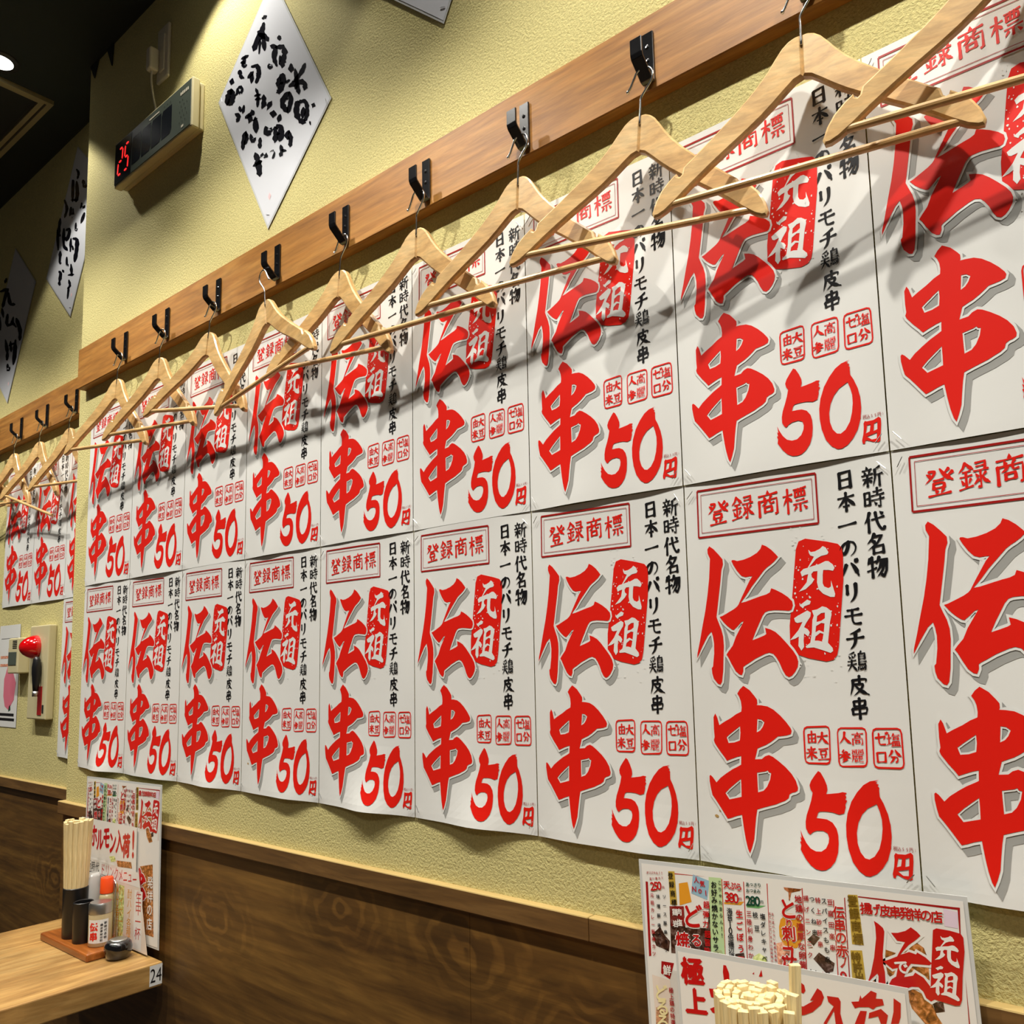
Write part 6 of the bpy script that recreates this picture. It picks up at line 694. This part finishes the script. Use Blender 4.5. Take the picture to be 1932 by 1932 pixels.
# ---------------------------------------------------------------- condiments on table 24
TZ = .70
e = empty('condiment_tray', (.236, -.062, TZ), 0, 'small brown wooden tray holding the condiments on the far table', 'tray')
bm = bmesh.new(); box(bm, (-.113, -.049, 0), (.113, .036, .015), .003, 2); obj('tray_base', bm, M['tray'], e)
bm = bmesh.new()
tube(bm, smooth_path([(.048, .030, .012), (.048, .030, .10), (.047, .030, .116), (.040, .030, .125), (.02, .030, .127), (-.06, .030, .127), (-.080, .030, .125), (-.087, .030, .116), (-.088, .030, .10), (-.088, .030, .012)], 4), .0020, 8)
obj('wire_rail', bm, M['chrome'], e, True)
def pot_holder(name, x, y, z, r, h, label):
    bm = bmesh.new(); lathe(bm, [(0, 0), (r*.92, 0), (r*.96, .002), (r, h-.001), (r-.0012, h), (r-.003, h-.001), (r-.004, .006), (0, .006)], 36)
    o = obj(name, bm, M['blackp'], None, True); o.location = (x, y, z); o.data.set_sharp_from_angle(angle=math.radians(50)); return tag(o, label, 'holder')
SZ = TZ+.015
pot_holder('chopstick_holder', .207, -.078, SZ, .0235, .098, 'tall black chopstick holder on the tray of the far table')
pot_holder('toothpick_holder', .258, -.083, SZ, .0185, .078, 'short empty black cylinder standing in front of the chopstick holder')
e = empty('spice_shaker', (.305, -.069, SZ), 0, 'clear spice shaker with a white label of red characters on the tray', 'shaker')
bm = bmesh.new(); lathe(bm, [(0, 0), (.0200, 0), (.0212, .002), (.0212, .060), (.0195, .064), (0, .064)], 36); obj('jar', bm, M['glass'], e, True)
bm = bmesh.new(); lathe(bm, [(.0198, .060), (.0215, .062), (.0215, .078), (.0195, .082), (0, .083)], 36); auto(obj('lid', bm, M['silver'], e))
bm = bmesh.new(); LR = .0216; A = Art(); A.poly([[(0, 0), (.040, 0), (.040, .044), (0, .044)]], 0, 0)
A = Art()
for i in range(10): A.tris([(i*.004, 0), (i*.004+.004, 0), (i*.004+.004, .044), (i*.004, .044)], [(0, 1, 2, 3)], 0, 0)
A.char('伝', .012, .031, .017, 1, 1, .06); A.char('串', .012, .013, .017, 1, 1, .06)
for k, ch in enumerate('新時代名物'): A.char(ch, .034, .037-k*.0068, .0058, 1, 2, .02)
for k, ch in enumerate('鶏皮串秘伝粉'): A.char(ch, .027, .034-k*.0058, .005, 1, 2, .02)
bm = A.bm()
a0 = math.radians(-88)
for v in bm.verts:
    t = a0+v.co.x/LR; rr = LR+v.co.z*.0002; v.co = Vector((rr*math.cos(t), rr*math.sin(t), .008+v.co.y))
bmesh.ops.recalc_face_normals(bm, faces=bm.faces[:])
obj('jar_label', bm, [M['paper'], M['red'], M['black']], e)
e = empty('spice_bottle', (.345, -.040+.010, SZ), 0, 'small bottle with an orange cap behind the spice shaker', 'bottle')
e.location = (.268, -.043, SZ)
bm = bmesh.new(); lathe(bm, [(0, 0), (.0130, 0), (.0138, .002), (.0138, .080), (.0105, .088), (0, .088)], 32); obj('jar', bm, M['glass'], e, True)
bm = bmesh.new(); lathe(bm, [(.0105, .086), (.0125, .088), (.0120, .116), (.0108, .118), (0, .1175)], 28); auto(obj('cap', bm, M['orange'], e))
bm = bmesh.new(); lathe(bm, [(0, 0), (.0170, 0), (.0178, .002), (.0178, .085), (.0170, .092), (.0165, .112), (.014, .118), (0, .118)], 32); o = obj('salt_bottle', bm, M['clearwhite'], None, True); o.location = (.205, -.0475, SZ); tag(o, 'frosted white salt bottle behind the chopstick holder', 'bottle')
e = empty('lacquer_pot', (.371, -.062, TZ), 0, 'round glossy black lidded pot beside the tray', 'pot')
bm = bmesh.new(); lathe(bm, [(0, .0), (.017, 0), (.0205, .003), (.0245, .013), (.0255, .021), (.0232, .029), (.019, .0335), (0, .0338)], 40); obj('bowl', bm, M['lacquer'], e, True)
bm = bmesh.new(); lathe(bm, [(.0160, .0338), (.0160, .0355), (.014, .0365), (0, .0368)], 32); obj('lid', bm, M['silver'], e, True)
# ---------------------------------------------------------------- chopsticks, one object each
def stick_mesh(h):
    bm = bmesh.new(); a, b = .0048, .0030
    for (z0, z1, s0, s1) in ((0, h, .72, 1.0),):
        vs = [bm.verts.new((sx*a*s, sy*b*s, z)) for z, s in ((z0, s0), (z1, s1)) for sx, sy in ((-1, -1), (1, -1), (1, 1), (-1, 1))]
        for f in ((3, 2, 1, 0), (4, 5, 6, 7), (0, 1, 5, 4), (1, 2, 6, 5), (2, 3, 7, 6), (3, 0, 4, 7)): bm.faces.new([vs[i] for i in f])
    bmesh.ops.bevel(bm, geom=bm.edges[:], offset=.0005, segments=1, affect='EDGES')
    me = bpy.data.meshes.new('chopstick'); bm.to_mesh(me); bm.free(); me.materials.append(M['stick']); return me
def bundle(cx, cy, z, r0, r1, rings, h, label, group, seed, base=None):
    q = random.Random(seed); me = stick_mesh(h)
    n = 0
    for k, cnt in enumerate(rings):
        f = k/(len(rings)-1) if len(rings) > 1 else 0
        for i in range(cnt):
            a = 2*math.pi*(i+.5*(k % 2))/cnt+q.uniform(-.04, .04)
            p0 = Vector((r0*f*math.cos(a), r0*f*math.sin(a), 0)); p1 = Vector((r1*f*math.cos(a), r1*f*math.sin(a), h))
            o = bpy.data.objects.new('chopstick', me); COL.objects.link(o)
            d = (p1-p0).normalized(); qt = Vector((0, 0, 1)).rotation_difference(d)
            o.rotation_mode = 'QUATERNION'; o.rotation_quaternion = qt @ Matrix.Rotation(a+math.pi/2+q.uniform(-.25, .25), 3, 'Z').to_quaternion()
            o.location = Vector((cx, cy, z+q.uniform(-.002, .004)))+p0
            tag(o, label, 'chopstick', group); n += 1
    return n
bundle(.207, -.078, SZ+.007, .0165, .0235, (1, 6, 11, 16), .222, 'pale wooden chopstick standing in the black holder on the far table', 'chopsticks in the far holder', 3)
bm = None
NX, NY = 1.737, -.112
pot_holder('chopstick_holder', NX, NY, TZ, .034, .11, 'black chopstick holder on the near table, below the frame')
bundle(NX, NY, TZ+.007, .0265, .0315, (1, 6, 12, 17, 22), .245, 'pale wooden chopstick in the thick bundle before the near menu', 'chopsticks in the near holder', 4)
q = None
for k, (dx, dy, hz) in enumerate(((.040, -.006, .012), (.0405, -.018, .0), (.034, .012, .028))):
    o = bpy.data.objects.new('chopstick', bpy.data.meshes['chopstick.001'] if 'chopstick.001' in bpy.data.meshes else bpy.data.meshes['chopstick']); COL.objects.link(o)
    o.location = (NX+dx*.78, NY+dy, TZ+.007+hz); o.rotation_euler = (0, math.radians(2.2), k*.4)
    tag(o, 'pale wooden chopstick at the outer side of the near bundle, standing apart from the rest', 'chopstick', 'loose chopsticks beside the near bundle')

# ================================================================ menus
MCOL = {'r': 'r', 'R': 'redtxt', 'k': 'k', 'g': 'dgreen', 'w': 'w', 'y': 'cream', 'o': 'goldtxt'}
def menu_mesh():
    A = Art(); keys = ['paper']
    def ki(k):
        if k not in keys: keys.append(k)
        return keys.index(k)
    A.poly([[(0, 0), (.3362, 0), (.3362, -.302), (0, -.302)]], 0, 0)
    # lower area, below the printed columns
    A.poly([[(.005, -.118), (.028, -.120), (.033, -.296), (.008, -.296)]], 1, ki('pale'))
    for k in range(9): A.poly([[(.043+k*.0205, -.165), (.061+k*.0205, -.165), (.061+k*.0205, -.290), (.043+k*.0205, -.290)]], 1, ki(('pale', 'green', 'paper', 'salmon', 'paper', 'yellow', 'paper', 'pink', 'pale')[k]))
    for k, s in enumerate(('味噌だれ串', '鶏の唐揚げ', 'ポテトサラダ', '手羽先揚げ', '冷奴と薬味', '串盛り合せ', 'だし巻き玉子', '焼きおにぎり')):
        for j, ch in enumerate(s): A.char(ch, .0525+k*.0205, -.180-j*.017, .0125, 3, ki('redtxt' if k % 2 else 'k'), .0)
    A.poly([[(.255, -.16), (.31, -.15), (.32, -.285), (.26, -.285)]], 1, ki('food'))
    for c, l in MENUBLK: A.poly([l], 1, ki(c))
    A.poly([MSTAMP], 3, ki('redtxt'))
    ks = [[(x*.125+.222, (y-.62)*.150-.165) for x, y in l] for l in KUSHI[0]]
    A.poly([grow(ks[0], .0020)], 2, 0); A.poly(ks, 3, ki('redtxt'))
    for k, ch in enumerate('発祥の店'): A.char(ch, .302, -.185-k*.026, .024, 4, ki('w'), .02)
    for l in MDEN: A.poly([grow(l, .0022)], 2, 0); A.poly([l], 3, ki('redtxt'))
    S0 = STAMP[0][0]; ax0, ax1 = min(p[0] for p in S0), max(p[0] for p in S0); ay0, ay1 = min(p[1] for p in S0), max(p[1] for p in S0)
    bx0, bx1 = min(p[0] for p in MSTAMP), max(p[0] for p in MSTAMP); by0, by1 = min(p[1] for p in MSTAMP), max(p[1] for p in MSTAMP)
    for sh in GANSO: A.poly([[(bx0+(x-ax0)/(ax1-ax0)*(bx1-bx0), by0+(y-ay0)/(ay1-ay0)*(by1-by0)) for x, y in l] for l in sh], 4, ki('w'))
    for ch, x, y, s in MGANSO[2:]: A.char(ch, x, y, s, 4, ki('w'), .045, .12)
    for s, x0, y0, x1, y1, size, c in MENUTXT:
        for j, ch in enumerate(s):
            t = j/(len(s)-1) if len(s) > 1 else 0
            x, y = x0+(x1-x0)*t, y0+(y1-y0)*t
            if c == 'R' and size > .009: A.char(ch, x, y, size*(1.22 if abs(y1-y0) > abs(x1-x0) else 1.0), 2.2, ki('w'), .10, .08)
            A.char(ch, x, y, size*(1.22 if abs(y1-y0) > abs(x1-x0) else 1.0), 4, ki(MCOL[c]), .034 if size > .006 else .022, .08, .97)
            if len(s) == 3 and s.isdigit(): pass
    bm = A.bm()
    for v in bm.verts: v.co = Vector((v.co.x, -v.co.z*.00012, v.co.y))
    b = len(keys); keys.append('rim')
    box(bm, (-.0035, .0004, -.306), (.3397, .0014, .004))
    for f in bm.faces:
        if all(v.co.y > .0003 for v in f.verts): f.material_index = b
    bmesh.ops.recalc_face_normals(bm, faces=bm.faces[:])
    me = bpy.data.meshes.new('menu_sheet'); bm.to_mesh(me); bm.free()
    for k in keys: me.materials.append(M['lamrim'] if k == 'rim' else pm(k))
    return me
MM = menu_mesh()
def put(name, me, loc, rx, ry, label, cat, group=None):
    o = bpy.data.objects.new(name, me); COL.objects.link(o); o.location = loc; o.rotation_euler = (rx, ry, 0); return tag(o, label, cat, group)
put('menu_sheet', MM, (1.562, -.0215, 1.026), 0, -math.radians(2.0), 'large laminated menu sheet leaning on the wall at lower right', 'menu', 'laminated menu sheets')
put('menu_sheet', MM, (.103, -.0215, 1.017), 0, -math.radians(1.1), 'laminated menu sheet standing behind the condiments on the far table', 'menu', 'laminated menu sheets')
def flyer_mesh():
    A = Art(); keys = ['paper', 'redtxt', 'food', 'dgreen', 'lime']
    A.poly([[(0, 0), (.2342, 0), (.2342, -.20), (0, -.20)]], 0, 0)
    for l in FLYP:
        A.poly([l], 2, 1)
    for ch, x, y, s in FLYTXT: A.char(ch, x, y, s*1.05, 2, 1, .055, .1)
    # lower half of the lettering and the dish below it
    A.poly([[(.036+.036*math.cos(t*.3491), -.108+.035*math.sin(t*.3491)) for t in range(18)]], 1, 2)
    A.poly([[(.157+.013*math.cos(t*.7), -.078+.006*math.sin(t*.7)) for t in range(9)]], 1, 4)
    bm = A.bm()
    for v in bm.verts: v.co = Vector((v.co.x, -v.co.z*.00012, v.co.y))
    b = len(keys)
    box(bm, (-.003, .0004, -.203), (.2372, .0012, .005))
    for f in bm.faces:
        if all(v.co.y > .0003 for v in f.verts): f.material_index = b
    bmesh.ops.recalc_face_normals(bm, faces=bm.faces[:])
    me = bpy.data.meshes.new('flyer'); bm.to_mesh(me); bm.free()
    for k in keys: me.materials.append(pm(k))
    me.materials.append(M['lamrim']); return me
def flyer_far_mesh():
    A = Art(); A.poly([[(0, 0), (.262, 0), (.262, -.205), (0, -.205)]], 0, 0)
    for k, ch in enumerate('ホルモン入荷!'): A.char(ch, .064+k*.0305, -.036-(.004 if k % 2 else -.002), .050 if k < 6 else .054, 2, 1, .05, .1, .68)
    A.poly([[(.14, -.070), (.165, -.066), (.172, -.076), (.15, -.080)]], 1, 3); A.poly([[(.175, -.074), (.24, -.070), (.245, -.082), (.18, -.086)]], 1, 2)
    bm = A.bm()
    for v in bm.verts: v.co = Vector((v.co.x, -v.co.z*.00012, v.co.y))
    bmesh.ops.recalc_face_normals(bm, faces=bm.faces[:])
    me = bpy.data.meshes.new('flyer'); bm.to_mesh(me); bm.free()
    for k in ('paper', 'redtxt', 'food', 'lime'): me.materials.append(pm(k))
    return me
put('flyer', flyer_mesh(), (1.612, -.033, .944), 0, -math.radians(2.1), 'white flyer with bold red lettering in front of the near menu sheet', 'flyer', 'flyers in front of the menus')
put('flyer', flyer_far_mesh(), (.090, -.0245, .933), 0, -math.radians(.9), 'white flyer with red lettering in front of the far menu sheet', 'flyer', 'flyers in front of the menus')
def drink_mesh():
    A = Art(); keys = ['paper', 'k', 'redtxt', 'yellow', 'pale', 'orange', 'pink', 'brown2', 'lime']
    A.poly([[(0, 0), (.280, 0), (.326, -.148), (0, -.148)]], 0, 4)
    A.poly([[(0, 0), (.280, 0), (.287, -.028), (0, -.028)]], 1, 0)
    for k, ch in enumerate('新時代'): A.char(ch, .052+k*.020, -.014, .022, 2, 1, .0, .1, .85)
    for k, ch in enumerate('ドリンクメニュー'): A.char(ch, .120+k*.0205, -.015, .028, 2, 2, .0, .1, .72)
    A.poly([[(.0, -.028), (.05, -.028), (.058, -.07), (.0, -.09)]], 1, 7)
    for x, w, c in ((.148, .027, 3), (.180, .010, 3), (.196, .024, 8), (.232, .024, 4), (.265, .034, 0)): A.poly([[(x, -.034), (x+w, -.034), (x+w, -.145), (x, -.145)]], 1, c)
    for x, s, c, z in ((.072, '生ビール', 2, .021), (.097, '黒ホッピー', 1, .018), (.120, '白ホッピー', 1, .018), (.161, 'レモンサワー', 1, .017), (.190, 'メガ角割', 5, .024), (.209, 'ハイボール', 5, .021), (.244, '酎ハイ各種', 5, .020), (.283, '生中一杯', 2, .025)):
        for j, ch in enumerate(s): A.char(ch, x, -.046-j*z*.92, z, 2, c, .0)
    bm = A.bm()
    for v in bm.verts: v.co = Vector((v.co.x, -v.co.z*.00012, v.co.y))
    bmesh.ops.recalc_face_normals(bm, faces=bm.faces[:])
    me = bpy.data.meshes.new('drink_menu'); bm.to_mesh(me); bm.free()
    for k in keys: me.materials.append(pm(k))
    return me
put('drink_menu', drink_mesh(), (.092, -.0275, .852), 0, 0, 'colourful drink menu sheet standing lowest behind the condiment tray', 'menu')
